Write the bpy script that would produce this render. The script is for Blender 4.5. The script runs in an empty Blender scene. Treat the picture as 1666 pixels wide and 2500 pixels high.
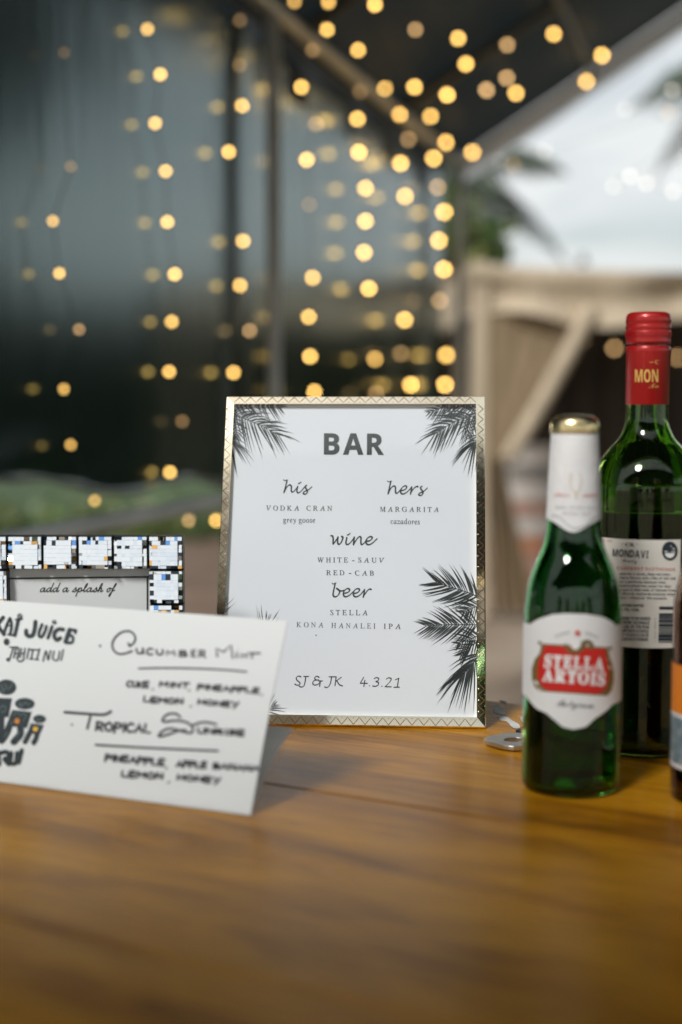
import bpy, math, random
import numpy as np
from mathutils import Vector, Matrix
random.seed(7); np.random.seed(7)
R = math.radians
sc = bpy.context.scene
COL = sc.collection
FPX, CX, CY = 3500.0, 833.0, 1250.0          # focal length and centre, in photo pixels (1666 x 2500)
PITCH = math.atan((1250 - 983) / FPX)
TZ = 0.92                                     # table top height
CAM = Vector((0, 0, TZ + 0.24))

# ------------------------------------------------------------------ camera
cd = bpy.data.cameras.new('camera'); cam = bpy.data.objects.new('camera', cd); COL.objects.link(cam)
cam.location = CAM; cam.rotation_euler = (R(90) - PITCH, 0, 0)
cd.sensor_fit = 'VERTICAL'; cd.sensor_height = 36.0; cd.lens = FPX / 2500 * 36.0
cd.clip_start = 0.02; cd.clip_end = 2000
cd.dof.use_dof = True; cd.dof.focus_distance = 1.068; cd.dof.aperture_fstop = 3.0; cd.dof.aperture_blades = 0
sc.camera = cam
# ------------------------------------------------------------------ sky, sun, exposure
SUN = Vector((-0.40, -0.60, 0.70)).normalized()
w = bpy.data.worlds.new('World'); sc.world = w; w.use_nodes = True
nt = w.node_tree; bg = nt.nodes['Background']; L = nt.links.new
sky = nt.nodes.new('ShaderNodeTexSky'); sky.sky_type = 'NISHITA'; sky.sun_disc = False
sky.sun_elevation = math.asin(SUN.z); sky.sun_rotation = math.atan2(SUN.x, SUN.y); sky.air_density = 1.2; sky.dust_density = 2.0
tc = nt.nodes.new('ShaderNodeTexCoord'); mp = nt.nodes.new('ShaderNodeMapping'); mp.inputs['Scale'].default_value = (1, 1, 2.6)
L(tc.outputs['Generated'], mp.inputs[0])
nz = nt.nodes.new('ShaderNodeTexNoise'); nz.inputs['Scale'].default_value = 5.0; nz.inputs['Detail'].default_value = 6; nz.inputs['Distortion'].default_value = 0.4
L(mp.outputs[0], nz.inputs['Vector'])
rp = nt.nodes.new('ShaderNodeValToRGB'); rp.color_ramp.elements[0].position = 0.36; rp.color_ramp.elements[1].position = 0.60
rp.color_ramp.elements[0].color = (0.45, 0.45, 0.45, 1); rp.color_ramp.elements[1].color = (1, 1, 1, 1)
L(nz.outputs[0], rp.inputs[0])
cl = nt.nodes.new('ShaderNodeMix'); cl.data_type = 'RGBA'
L(rp.outputs[0], cl.inputs[0]); L(sky.outputs[0], cl.inputs[6]); cl.inputs[7].default_value = (9.4, 9.7, 9.7, 1)
L(cl.outputs[2], bg.inputs[0]); bg.inputs[1].default_value = 0.095
sl = bpy.data.lights.new('sun', 'SUN'); sl.energy = 2.9; sl.angle = R(12); sl.color = (1, 0.975, 0.94)
so = bpy.data.objects.new('sun', sl); COL.objects.link(so); so.rotation_euler = SUN.to_track_quat('Z', 'Y').to_euler(); so.location = SUN * 30
sc.view_settings.view_transform = 'Standard'; sc.view_settings.look = 'None'; sc.view_settings.gamma = 1.0
sc.view_settings.exposure = 0.0
cy = sc.cycles
cy.use_adaptive_sampling = False; cy.use_denoising = True; cy.max_bounces = 12; cy.transmission_bounces = 10
cy.transparent_max_bounces = 16; cy.sample_clamp_indirect = 6.0; cy.caustics_refractive = True; cy.blur_glossy = 0.3

# ------------------------------------------------------------------ rays through photo pixels -> points on real planes
FW = Vector((0, math.cos(PITCH), -math.sin(PITCH))); UP = Vector((0, math.sin(PITCH), math.cos(PITCH)))
def ray(px, py): return FW + Vector((1, 0, 0)) * ((px - CX) / FPX) - UP * ((py - CY) / FPX)
def at(px, py, Y): r = ray(px, py); return CAM + r * (Y / r.y)
def on_plane(px, py, P, n): r = ray(px, py); return CAM + r * ((P - CAM).dot(n) / r.dot(n))
def on_z(px, py, z): return on_plane(px, py, Vector((0, 0, z)), Vector((0, 0, 1)))
def on_table(px, py): return on_z(px, py, TZ)

# ------------------------------------------------------------------ materials
def mat(name, col=(0.5, 0.5, 0.5), rough=0.5, metal=0.0, **kw):
    m = bpy.data.materials.new(name); m.use_nodes = True
    b = m.node_tree.nodes['Principled BSDF']
    b.inputs['Base Color'].default_value = (*col, 1); b.inputs['Roughness'].default_value = rough; b.inputs['Metallic'].default_value = metal
    for k, v in kw.items(): b.inputs[k.replace('_', ' ')].default_value = v
    return m
def noisy(name, c0, c1, scale=6.0, rough=0.6, stretch=(1, 1, 1), detail=6, bump=0.0, rlo=None, lo=0.35, hi=0.65, **kw):
    m = mat(name, c0, rough, **kw); nt = m.node_tree; b = nt.nodes['Principled BSDF']
    t = nt.nodes.new('ShaderNodeTexCoord'); mp = nt.nodes.new('ShaderNodeMapping'); mp.inputs['Scale'].default_value = stretch
    n = nt.nodes.new('ShaderNodeTexNoise'); n.inputs['Scale'].default_value = scale; n.inputs['Detail'].default_value = detail
    r = nt.nodes.new('ShaderNodeValToRGB'); r.color_ramp.elements[0].position = lo; r.color_ramp.elements[1].position = hi
    r.color_ramp.elements[0].color = (*c0, 1); r.color_ramp.elements[1].color = (*c1, 1)
    l = nt.links.new
    l(t.outputs['Object'], mp.inputs[0]); l(mp.outputs[0], n.inputs['Vector']); l(n.outputs[0], r.inputs[0]); l(r.outputs[0], b.inputs['Base Color'])
    if bump:
        bp = nt.nodes.new('ShaderNodeBump'); bp.inputs['Strength'].default_value = bump; bp.inputs['Distance'].default_value = 0.01
        l(n.outputs[0], bp.inputs['Height']); l(bp.outputs[0], b.inputs['Normal'])
    if rlo is not None:
        mr = nt.nodes.new('ShaderNodeMapRange'); mr.inputs['To Min'].default_value = rlo; mr.inputs['To Max'].default_value = rough
        l(n.outputs[0], mr.inputs[0]); l(mr.outputs[0], b.inputs['Roughness'])
    return m
def fabric(name, c, trans, tfac, rough=0.45, ior=1.5, scale=30, spec=0.5):
    """cloth: a dull reflecting face mixed with light let through from behind"""
    m = noisy(name, c, tuple(x * 1.35 for x in c), scale, rough, stretch=(1, 1, 0.15), bump=0.06)
    nt = m.node_tree; b = nt.nodes['Principled BSDF']; b.inputs['IOR'].default_value = ior; b.inputs['Specular IOR Level'].default_value = spec
    o = nt.nodes['Material Output']
    t = nt.nodes.new('ShaderNodeBsdfTranslucent'); t.inputs[0].default_value = (*trans, 1)
    mx = nt.nodes.new('ShaderNodeMixShader'); mx.inputs[0].default_value = tfac
    nt.links.new(b.outputs[0], mx.inputs[1]); nt.links.new(t.outputs[0], mx.inputs[2]); nt.links.new(mx.outputs[0], o.inputs[0])
    return m
def glow(name, c, s):
    m = bpy.data.materials.new(name); m.use_nodes = True; nt = m.node_tree; nt.nodes.clear()
    e = nt.nodes.new('ShaderNodeEmission'); e.inputs[0].default_value = (*c, 1); e.inputs[1].default_value = s
    o = nt.nodes.new('ShaderNodeOutputMaterial'); nt.links.new(e.outputs[0], o.inputs[0]); return m
def glassmat(name, c, rough=0.0, ior=1.5): return mat(name, c, rough, Transmission_Weight=1.0, IOR=ior)
def pane_mat():
    m = bpy.data.materials.new('clear_glass'); m.use_nodes = True; nt = m.node_tree; nt.nodes.clear(); l = nt.links.new
    o = nt.nodes.new('ShaderNodeOutputMaterial'); t = nt.nodes.new('ShaderNodeBsdfTransparent'); t.inputs[0].default_value = (0.99, 1, 1, 1)
    g = nt.nodes.new('ShaderNodeBsdfGlossy'); g.inputs['Roughness'].default_value = 0.015
    f = nt.nodes.new('ShaderNodeFresnel'); f.inputs[0].default_value = 1.62
    ge = nt.nodes.new('ShaderNodeNewGeometry'); s = nt.nodes.new('ShaderNodeMath'); s.operation = 'SUBTRACT'; s.inputs[0].default_value = 1.0
    mu = nt.nodes.new('ShaderNodeMath'); mu.operation = 'MULTIPLY'; mx = nt.nodes.new('ShaderNodeMixShader')
    l(ge.outputs['Backfacing'], s.inputs[1]); l(f.outputs[0], mu.inputs[0]); l(s.outputs[0], mu.inputs[1])
    l(mu.outputs[0], mx.inputs[0]); l(t.outputs[0], mx.inputs[1]); l(g.outputs[0], mx.inputs[2]); l(mx.outputs[0], o.inputs[0]); return m

# ------------------------------------------------------------------ mesh helpers
class MB:
    def __init__(s): s.v = []; s.f = []; s.mi = []
    def add(s, vs, fs, mi=0):
        k = len(s.v); s.v += [tuple(x) for x in vs]; s.f += [tuple(k + i for i in f) for f in fs]; s.mi += [mi] * len(fs); return s
    def box(s, c, d, rot=None, mi=0):
        c = Vector(c); h = [x / 2 for x in d]
        vs = [Vector((sx * h[0], sy * h[1], sz * h[2])) for sx in (-1, 1) for sy in (-1, 1) for sz in (-1, 1)]
        if rot is not None: vs = [rot @ v for v in vs]
        return s.add([c + v for v in vs], [(0, 1, 3, 2), (4, 6, 7, 5), (0, 4, 5, 1), (2, 3, 7, 6), (0, 2, 6, 4), (1, 5, 7, 3)], mi)
    def tube(s, pts, r, n=8, mi=0, cap=True):
        pts = [Vector(p) for p in pts]; rs = r if isinstance(r, (list, tuple)) else [r] * len(pts); vs = []; fs = []
        for i, p in enumerate(pts):
            d = (pts[min(i + 1, len(pts) - 1)] - pts[max(i - 1, 0)]).normalized()
            a = d.cross(Vector((0.13, 0.37, 1)) if abs(d.z) < 0.95 else Vector((1, 0.1, 0))).normalized(); b = d.cross(a)
            vs += [p + (a * math.cos(2 * math.pi * k / n) + b * math.sin(2 * math.pi * k / n)) * rs[i] for k in range(n)]
        for i in range(len(pts) - 1):
            for k in range(n): fs.append((i * n + k, i * n + (k + 1) % n, (i + 1) * n + (k + 1) % n, (i + 1) * n + k))
        if cap: fs += [tuple(range(n))[::-1], tuple((len(pts) - 1) * n + k for k in range(n))]
        return s.add(vs, fs, mi)
    def lathe(s, c, prof, n=64, mi=0, close=False):
        """prof: (radius, z) from bottom to top, about the vertical through c"""
        c = Vector(c); vs = []; fs = []; m = len(prof)
        for r, z in prof: vs += [c + Vector((r * math.cos(2 * math.pi * k / n), r * math.sin(2 * math.pi * k / n), z)) for k in range(n)]
        for i in range(m - 1):
            for k in range(n): fs.append((i * n + k, i * n + (k + 1) % n, (i + 1) * n + (k + 1) % n, (i + 1) * n + k))
        if close: fs += [tuple(range(n))[::-1], tuple((m - 1) * n + k for k in range(n))]
        return s.add(vs, fs, mi)
    def grid(s, f, nu, nv, mi=0):
        vs = [f(i / nu, j / nv) for j in range(nv + 1) for i in range(nu + 1)]
        return s.add(vs, [(j * (nu + 1) + i, j * (nu + 1) + i + 1, (j + 1) * (nu + 1) + i + 1, (j + 1) * (nu + 1) + i) for j in range(nv) for i in range(nu)], mi)
    def polys(s, polys, f, mi=0):
        for p in polys: s.add([f(*q) for q in p], [tuple(range(len(p)))], mi)
        return s
    def build(s, name, m=None, parent=None, smooth=False):
        me = bpy.data.meshes.new(name); me.from_pydata(s.v, [], s.f)
        for x in (m if isinstance(m, (list, tuple)) else [m]): me.materials.append(x)
        if any(s.mi): me.polygons.foreach_set('material_index', s.mi)
        if smooth: me.polygons.foreach_set('use_smooth', [True] * len(me.polygons))
        me.update(); o = bpy.data.objects.new(name, me); COL.objects.link(o)
        if parent is not None: o.parent = parent; o.matrix_parent_inverse = Matrix.Translation(-parent.location)
        return o
def bevel(o, wd=0.002, seg=2):
    b = o.modifiers.new('bevel', 'BEVEL'); b.width = wd; b.segments = seg; b.limit_method = 'ANGLE'; return o
def tag(o, label, cat, group=None, kind=None):
    o['label'] = label; o['category'] = cat
    if group: o['group'] = group
    if kind: o['kind'] = kind
    return o
def thing(name, loc, label, cat, group=None):
    o = bpy.data.objects.new(name, None); COL.objects.link(o); o.location = loc; o.empty_display_size = 0.05
    return tag(o, label, cat, group)
def structure(o, kind='structure'): o['kind'] = kind; return o
def flip(o):
    o.data.flip_normals(); return o

# ------------------------------------------------------------------ drawing on surfaces: strokes, glyphs, fronds as 2-D polygons
def smooth_line(p, n=6):
    if len(p) < 3: return [Vector((*q, 0)).to_2d() for q in p]
    P = [Vector(q) for q in p]; P = [2 * P[0] - P[1]] + P + [2 * P[-1] - P[-2]]; out = []
    for i in range(1, len(P) - 2):
        for k in range(n):
            t = k / n; a, b, c, d = P[i - 1], P[i], P[i + 1], P[i + 2]
            out.append(0.5 * ((2 * b) + (c - a) * t + (2 * a - 5 * b + 4 * c - d) * t * t + (3 * b - a - 3 * c + d) * t ** 3))
    out.append(P[-2]); return out
def ribbon(p, wd, n=6, nib=None, taper=None, curve=True, cap=True):
    P = smooth_line(p, n) if curve else [Vector(q) for q in p]
    out = []; Ls = []; Rs = []
    for i, q in enumerate(P):
        d = P[min(i + 1, len(P) - 1)] - P[max(i - 1, 0)]
        if d.length < 1e-9: d = Vector((1, 0))
        d.normalize(); x = wd
        if nib is not None: x = wd * (0.52 + 0.48 * abs(d.cross(Vector((math.cos(nib), -math.sin(nib))))))
        if taper: x *= taper[0] + (taper[1] - taper[0]) * i / max(1, len(P) - 1)
        nn = Vector((-d.y, d.x)) * x / 2; Ls.append(q + nn); Rs.append(q - nn)
    for i in range(len(P) - 1): out.append([Ls[i], Ls[i + 1], Rs[i + 1], Rs[i]])
    if cap:
        for q, e in ((P[0], (Ls[0] - Rs[0]).length / 2), (P[-1], (Ls[-1] - Rs[-1]).length / 2)):
            if e > 1e-9: out.append([q + Vector((math.cos(a), math.sin(a))) * e for a in [k * math.pi / 4 for k in range(8)]])
    return out
def disc(x, y, rx, ry=None, n=16, ang=0):
    ry = rx if ry is None else ry; ca, sa = math.cos(ang), math.sin(ang)
    return [[Vector((x + rx * math.cos(2 * math.pi * k / n) * ca - ry * math.sin(2 * math.pi * k / n) * sa, y + rx * math.cos(2 * math.pi * k / n) * sa + ry * math.sin(2 * math.pi * k / n) * ca)) for k in range(n)]]
def zoomed(polys, x0, y0, s): return [[Vector((x0 + q[0] / s, y0 + q[1] / s)) for q in p] for p in polys]
def alpha(s, up, lo, holes={}):
    return ''.join(holes.get(c) or (chr(up + ord(c) - 65) if 'A' <= c <= 'Z' else chr(lo + ord(c) - 97) if 'a' <= c <= 'z' else c) for c in s)
STY = {'sans': lambda s: s, 'bold': lambda s: alpha(s, 0x1d5d4, 0x1d5ee), 'serifbold': lambda s: alpha(s, 0x1d400, 0x1d41a),
       'italic': lambda s: alpha(s, 0x1d434, 0x1d44e, {'h': '\u210e'}), 'script': lambda s: alpha(s, 0x1d4d0, 0x1d4ea)}
_gc = {}
def glyph(s, style='sans', off=0.0):
    k = (s, style, off)
    if k in _gc: return _gc[k]
    c = bpy.data.curves.new('glyph', 'FONT'); c.body = STY[style](s); c.offset = off; c.resolution_u = 4
    o = bpy.data.objects.new('glyph', c); COL.objects.link(o); bpy.context.view_layer.update()
    ev = o.evaluated_get(bpy.context.evaluated_depsgraph_get()); m = ev.to_mesh()
    V = [Vector((v.co.x, v.co.y)) for v in m.vertices]; F = [[V[i].copy() for i in p.vertices] for p in m.polygons]
    ev.to_mesh_clear(); bpy.data.objects.remove(o); bpy.data.curves.remove(c); _gc[k] = F; return F
def text_px(s, x0, y0, x1, y1, h, style='sans', off=0.0, track=0.0, shear=0.0):
    """text between baseline points (x0,y0)-(x1,y1) in pixels, capital height h"""
    pl = []; x = 0.0
    for ch in (s.replace(' ', '| |').split('|') if style == 'script' else s):
        if ch == ' ': x += (0.38 if style == 'script' else 0.30) + track; continue
        g = glyph(ch, style, off)
        if not g: continue
        xs = [q.x + shear * q.y for p in g for q in p]; lo, hi = min(xs), max(xs)
        pl += [[Vector((q.x + shear * q.y - lo + x, q.y)) for q in p] for p in g]; x += hi - lo + 0.07 + track
    W = x - 0.07 - track
    d = Vector((x1 - x0, y1 - y0)); ln = d.length; d.normalize(); up = Vector((d.y, -d.x)); k = ln / W
    return [[Vector((x0, y0)) + d * (q.x * k) + up * (q.y * h / 0.72) for q in p] for p in pl]
HAND = {'A': [[(0, 0), (.35, 1), (.7, 0)], [(.15, .4), (.6, .4)]], 'B': [[(0, 0), (0, 1)], [(0, 1), (.5, .95), (.5, .6), (0, .52), (.6, .4), (.55, .05), (0, 0)]], 'C': [[(.65, .9), (.3, 1), (0, .5), (.25, 0), (.65, .1)]],
        'E': [[(.6, 1), (0, 1), (0, 0), (.6, 0)], [(0, .5), (.5, .5)]], 'H': [[(0, 1), (0, 0)], [(.6, 1), (.6, 0)], [(0, .5), (.6, .5)]], 'I': [[(.1, 1), (.1, 0)]], 'K': [[(0, 1), (0, 0)], [(.6, 1), (0, .45), (.6, 0)]],
        'L': [[(0, 1), (0, 0), (.55, 0)]], 'M': [[(0, 0), (.05, 1), (.4, .4), (.75, 1), (.8, 0)]], 'N': [[(0, 0), (0, 1), (.6, 0), (.6, 1)]], 'O': [[(.35, 1), (0, .6), (.1, .1), (.5, 0), (.7, .5), (.35, 1)]],
        'P': [[(0, -.2), (0, 1)], [(0, 1), (.6, .9), (.55, .5), (0, .42)]], 'R': [[(0, 0), (0, 1)], [(0, 1), (.6, .9), (.5, .5), (0, .45)], [(.1, .45), (.65, 0)]], 'S': [[(.6, .9), (.2, 1), (.05, .7), (.5, .45), (.5, .1), (0, 0)]],
        'T': [[(0, 1), (.7, 1)], [(.35, 1), (.33, 0)]], 'U': [[(0, 1), (.05, .2), (.3, 0), (.6, .2), (.6, 1)]], 'Y': [[(0, 1), (.3, .5)], [(.65, 1), (.2, -.3)]], ',': [[(.12, .1), (0, -.3)]]}
def hand(s, x0, y0, x1, y1, h, wd, z):
    """marker lettering in zoom-window pixels, z = (x0, y0, scale) of that window"""
    out = []; adv = []
    for c in s: adv.append(0.45 if c == ' ' else max(q[0] for st in HAND[c] for q in st) + 0.26)
    W = sum(adv) - 0.26; x = 0; d = Vector((x1 - x0, y1 - y0)); ln = d.length; d.normalize(); up = Vector((d.y + 0.08, -d.x))
    for c, a in zip(s, adv):
        if c != ' ':
            j = random.uniform(-0.06, 0.06)
            for st in HAND[c]:
                P = [Vector((x0, y0)) + d * ((q[0] + x) * ln / W) + up * ((q[1] + j + random.uniform(-.03, .03)) * h) for q in st]
                out += ribbon([tuple(p) for p in P], wd, 4, curve=len(P) > 3)
        x += a
    return zoomed(out, *z)
def strokes(lst, wd, z, nib=None): 
    out = []
    for s in lst: out += ribbon(s, wd, 6, nib)
    return zoomed(out, *z)
def clip_rect(p, x0, y0, x1, y1):
    for ax, lim, sg in ((0, x0, 1), (0, x1, -1), (1, y0, 1), (1, y1, -1)):
        o = []
        for i in range(len(p)):
            a, b = p[i], p[(i + 1) % len(p)]; da, db = sg * (a[ax] - lim), sg * (b[ax] - lim)
            if da >= 0: o.append(a)
            if da * db < 0: o.append(a + (b - a) * (da / (da - db)))
        p = o
        if len(p) < 3: return None
    return p
def frond(path, length, n_, droop=0.35, wd=5.0, skip=0.0, seed=1, la=(62, 30), both=(1, -1), tip=0.5):
    """palm-leaf print: rachis along path, curved tapering leaflets on both sides (2-D, pixels)"""
    rnd = random.Random(seed); n = max(5, int(n_ * .9)); P = smooth_line(path, 12); out = ribbon([tuple(q) for q in P], wd * 0.5, curve=False, taper=(1, .5), cap=False); N = len(P) - 1
    for i in range(n):
        t = skip + (1 - skip) * (i + rnd.uniform(-.3, .3)) / (n - 1); t = min(max(t, 0), 1); k = min(int(t * N), N - 1)
        q = P[k].lerp(P[k + 1], t * N - k); d = (P[min(k + 1, N)] - P[max(k - 1, 0)]).normalized()
        for s in both:
            a = R(la[0] + (la[1] - la[0]) * t + rnd.uniform(-8, 8)) * s; l = length * (0.72 + .28 * math.sin(math.pi * min(1, t + .15))) * (1 - (1 - tip) * t ** 3) * rnd.uniform(.8, 1.12)
            e = Vector((d.x * math.cos(a) - d.y * math.sin(a), d.x * math.sin(a) + d.y * math.cos(a)))
            dr = droop * rnd.uniform(.5, 1.5); pts = [q + e * (l * u) + d * (l * .22 * u * u) + Vector((0, l * dr * u * u)) for u in (0, .25, .5, .75, 1)]
            prof = (.45, 1.0, .85, .5, .04); w2 = wd * rnd.uniform(.5, 1.0)
            for j in range(4):
                a0, a1 = pts[j], pts[j + 1]; nn = (a1 - a0).normalized(); nn = Vector((-nn.y, nn.x))
                out.append([a0 + nn * w2 * prof[j] / 2, a1 + nn * w2 * prof[j + 1] / 2, a1 - nn * w2 * prof[j + 1] / 2, a0 - nn * w2 * prof[j] / 2])
    return out
Zup = Vector((0, 0, 1))

# ================================================================== SETTING: ground, lawn, tents
M_dirt = noisy('sandy_ground', (0.16, 0.11, 0.075), (0.31, 0.25, 0.185), 1.3, 0.95, bump=0.4)
M_grass = noisy('lawn_grass', (0.010, 0.030, 0.005), (0.040, 0.080, 0.012), 0.5, 0.9, bump=0.5)
structure(MB().add([(-300, -300, 0), (300, -300, 0), (300, 600, 0), (-300, 600, 0)], [(0, 1, 2, 3)]).build('ground', M_dirt))
def lawn(u, v):
    x = -60 + 62 * u; y = 13.6 + 0.5 * math.sin(x * 1.1) + 60 * v
    return (x, y, 0.015)
structure(MB().grid(lambda u, v: (-14 + 14.3 * u, 4.0 + 8.4 * v + .15 * math.sin(u * 40), .008), 60, 4).build('earth_path', noisy('brown_earth', (.085, .050, .032), (.15, .095, .062), 1.6, .95, bump=.4)))
structure(MB().grid(lawn, 40, 8).build('lawn', M_grass))
structure(MB().add([(3.7, -2, .006), (90, -2, .006), (90, 90, .006), (3.7, 90, .006)], [(0, 1, 2, 3)]).build('grass_field', M_grass))

# ---- dark party tent: left wall runs away from the camera to its far corner, gable end open
EZ = at(1125, 400, 5.5).z
CORNER = at(1125, 400, 5.5)
WALL0 = on_z(640, 0, EZ)                                          # where the eave leaves the top of the photo
wt = (CORNER - WALL0); wt.z = 0; wt.normalize()                   # along the wall, away from the camera
wn = Vector((wt.y, -wt.x, 0))                                     # into the tent
Q = on_plane(1666, 32, CORNER, wt)                                # gable edge passes through this point
gd = (Q - CORNER); gslope = gd.z / gd.dot(wn)
HALF = 1.75; NEAR = 5.0                                          # half width, length back from far corner
def W(s, a, z): p = CORNER + wt * s + wn * a; return Vector((p.x, p.y, z))    # s along wall (0 = far corner, negative nearer)
def roofz(a): return EZ + gslope * (a if a < HALF else 2 * HALF - a)
M_wall = fabric('dark_wall_cloth', (0.003, 0.008, 0.009), (0.18, 0.25, 0.26), 0.0, 0.175, 2.0, spec=0.75)
M_wall.node_tree.nodes['Principled BSDF'].inputs['Specular Tint'].default_value = (.74, 1, 1, 1)
M_roof = fabric('dark_roof_cloth', (0.006, 0.012, 0.014), (0.22, 0.32, 0.37), 0.022, 0.5, 1.45, spec=0.1)
M_alu = noisy('dull_aluminium', (0.42, 0.42, 0.40), (0.55, 0.55, 0.52), 9, 0.42, metal=0.6, rlo=0.3)
M_dkmetal = noisy('dark_metal', (0.10, 0.11, 0.11), (0.17, 0.18, 0.17), 8, 0.5, metal=0.3)
M_white = noisy('white_vinyl', (0.62, 0.64, 0.64), (0.78, 0.79, 0.78), 5, 0.5)
tent = thing('party_tent', W(-2, HALF, 0), 'dark party tent with curtained side wall and open gable end hung with string lights', 'tent')
POLE_S = (on_plane(668, 400, CORNER, wn) - CORNER).dot(wt)
HEM = sorted(((p - CORNER).dot(wt), p.z) for p in (on_plane(x, y, CORNER, wn) for x, y in [(x, 1183 + 3 * math.sin(x * .021) + 2 * math.sin(x * .07)) for x in range(-200, 1121, 24)]))
def hem_z(s): return float(np.interp(s, [q[0] for q in HEM], [q[1] for q in HEM])) 
def fold(s, z, k=0.0):
    return 0.0009 * math.sin(s * 15 + k) + 0.0001 * math.sin(s * 43 + 1.3 + k) + 0.006 * math.sin(s * 4.1 + z * .4)
for s0, s1, k in ((-NEAR, POLE_S + 0.004, 0.4), (POLE_S - 0.004, -0.01, 2.1)):
    n = int((s1 - s0) * 90)
    def cur(u, v, s0=s0, s1=s1, k=k):
        s = s0 + (s1 - s0) * u; hz = hem_z(s); z = EZ - 0.05 + (hz - EZ + 0.05) * v
        g = max(0.0, (v - .90) / .10)                              # gathered creases above the hem
        pin = min(1.0, abs(s - POLE_S) / .12)
        return W(s, -0.05 - (0.02 if k > 1 else 0.0) + pin * (fold(s, z, k) * (0.3 + 0.7 * v) + g * .0015 * math.sin(s * 13 - z * 40) + g * .004), z + .012 * g * math.sin(s * 9 + k))
    MB().grid(cur, n, 44).build('side_curtain', M_wall, tent, True)
    hm = [Vector(cur(i / 60, 1.0)) for i in range(61)]
    MB().tube(hm, [.007 + .002 * math.sin(i * 1.3) for i in range(61)], 8).build('rolled_hem', M_wall, tent, True)
def rf(side):
    def f(u, v):
        s = -NEAR - 0.15 + (NEAR + 0.15) * v; a = -0.06 + (HALF + 0.06) * u
        z = roofz(a) - 0.035 * math.sin(math.pi * ((v * 4) % 1.0)) * math.sin(math.pi * u) + 0.02
        return W(s, a if side else 2 * HALF - a, z)
    return f
MB().grid(rf(1), 20, 40).grid(rf(0), 20, 40).build('canopy', M_roof, tent, True)
def vala(u, v): s = -NEAR + NEAR * u; return W(s, -0.075 + 0.01 * math.sin(s * 13), EZ + 0.02 - 0.15 * v)
MB().grid(vala, 60, 2).build('valance', M_roof, tent, True)
def bar(a, b, r, name, m, n=10): return MB().tube([a, b], r, n).build(name, m, tent, True)
M_vinyl = fabric('white_translucent_vinyl', (.60, .63, .64), (.86, .90, .94), .78, .45)
M_pole = noisy('pale_pole_paint', (.52, .54, .52), (.62, .63, .61), 9, .45)
for a in (0.0, 2 * HALF):
    bar(W(-NEAR, a, EZ), W(0, a, EZ), 0.019, 'eave_bar', M_alu)
    for s in (0.0, POLE_S, -NEAR + 0.02): bar(W(s, a, 0), W(s, a, EZ), 0.0175, 'pole', M_pole)
for s in (0.03, -NEAR):
    for a0, a1 in ((0, HALF), (2 * HALF, HALF)):
        bar(W(s, a0, EZ), W(s, a1, roofz(HALF)), 0.03, 'gable_bar', M_white)
for a0, a1 in ((0, HALF), (2 * HALF, HALF)):
    def gv(u, v, a0=a0, a1=a1):
        a = a0 + (a1 - a0) * u; return W(0.075 + 0.008 * math.sin(u * 40), a, roofz(a) + 0.055 - 0.115 * v)
    MB().grid(gv, 40, 2).build('gable_valance', M_vinyl, tent, True)
for k in range(1, 5): 
    s = -NEAR * k / 5
    bar(W(s, 0.02, EZ + 0.01), W(s, HALF, roofz(HALF) - 0.03), 0.014, 'rafter', M_dkmetal)
for a in (0.5, 1.05, HALF): bar(W(-NEAR, a, roofz(a) - 0.02), W(0, a, roofz(a) - 0.02), 0.012, 'purlin', M_dkmetal)
RZ = on_plane(250, 1262, CORNER, wn).z
bar(W(-NEAR, 0.05, RZ), W(0, 0.05, RZ), 0.0138, 'half_wall_rail', M_white)

# ---- unseen dark canopy added to shade the near boards, mirrored in glass and gilt
rc = thing('unseen_shade_canopy', (0, -1.8, 0), 'unseen flat dark canopy added to shade the front boards of the bar', 'canopy')
MB().grid(lambda u, v: (-3.4 + 6.2 * u, -.34 - 2.1 * v, TZ + 1.34 + .10 * math.sin(math.pi * v) - .03 * math.sin(math.pi * u) * math.cos(math.pi * v)), 16, 10).build('canopy_cloth', M_roof, rc, True)
MB().grid(lambda u, v: (-3.4 + 6.2 * u, -.33 + .006 * math.sin(u * 60), TZ + 1.35 - .14 * v), 60, 2).build('valance', M_roof, rc, True)
for x in (-3.38, 2.78):
    for y in (-.36, -2.42): MB().tube([(x, y, 0), (x, y, TZ + 1.34)], .018, 10).build('pole', M_alu, rc, True)
# ---- low hedge strip beyond the tent wall
M_leaf = [noisy('leaf_%s' % n, c, tuple(x * 1.7 for x in c), 3, 0.5, Transmission_Weight=0.0) for n, c in (('deep', (0.03, 0.065, 0.015)), ('mid', (0.055, 0.095, 0.02)), ('olive', (0.10, 0.11, 0.03)))]
M_bark = noisy('bark', (0.07, 0.05, 0.035), (0.16, 0.12, 0.09), 14, 0.9, stretch=(1, 1, .2), bump=0.6)
def leaves(n, fn, size, seed):
    rg = np.random.default_rng(seed); m = MB()
    for i in range(n):
        c = Vector(fn(rg)); a = Vector(rg.normal(size=3)); a.normalize(); b = a.cross(Vector(rg.normal(size=3))); b.normalize()
        s = size * rg.uniform(.6, 1.4); a *= s; b *= s * .42
        m.add([c - a, c + b, c + a, c - b], [(0, 1, 2, 3)], int(rg.integers(0, 3)))
    return m
def hedge_pt(rg):
    x = rg.uniform(-7.5, -0.3); return (x, 12.3 + rg.normal() * .25, max(0.02, abs(rg.normal()) * .12 + .03 * math.sin(x * 5)))
tag(leaves(3500, hedge_pt, 0.07, 3).build('ground_cover', M_leaf), 'low dark green ground cover beyond the tent rail', 'ground cover', kind='stuff')
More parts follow.
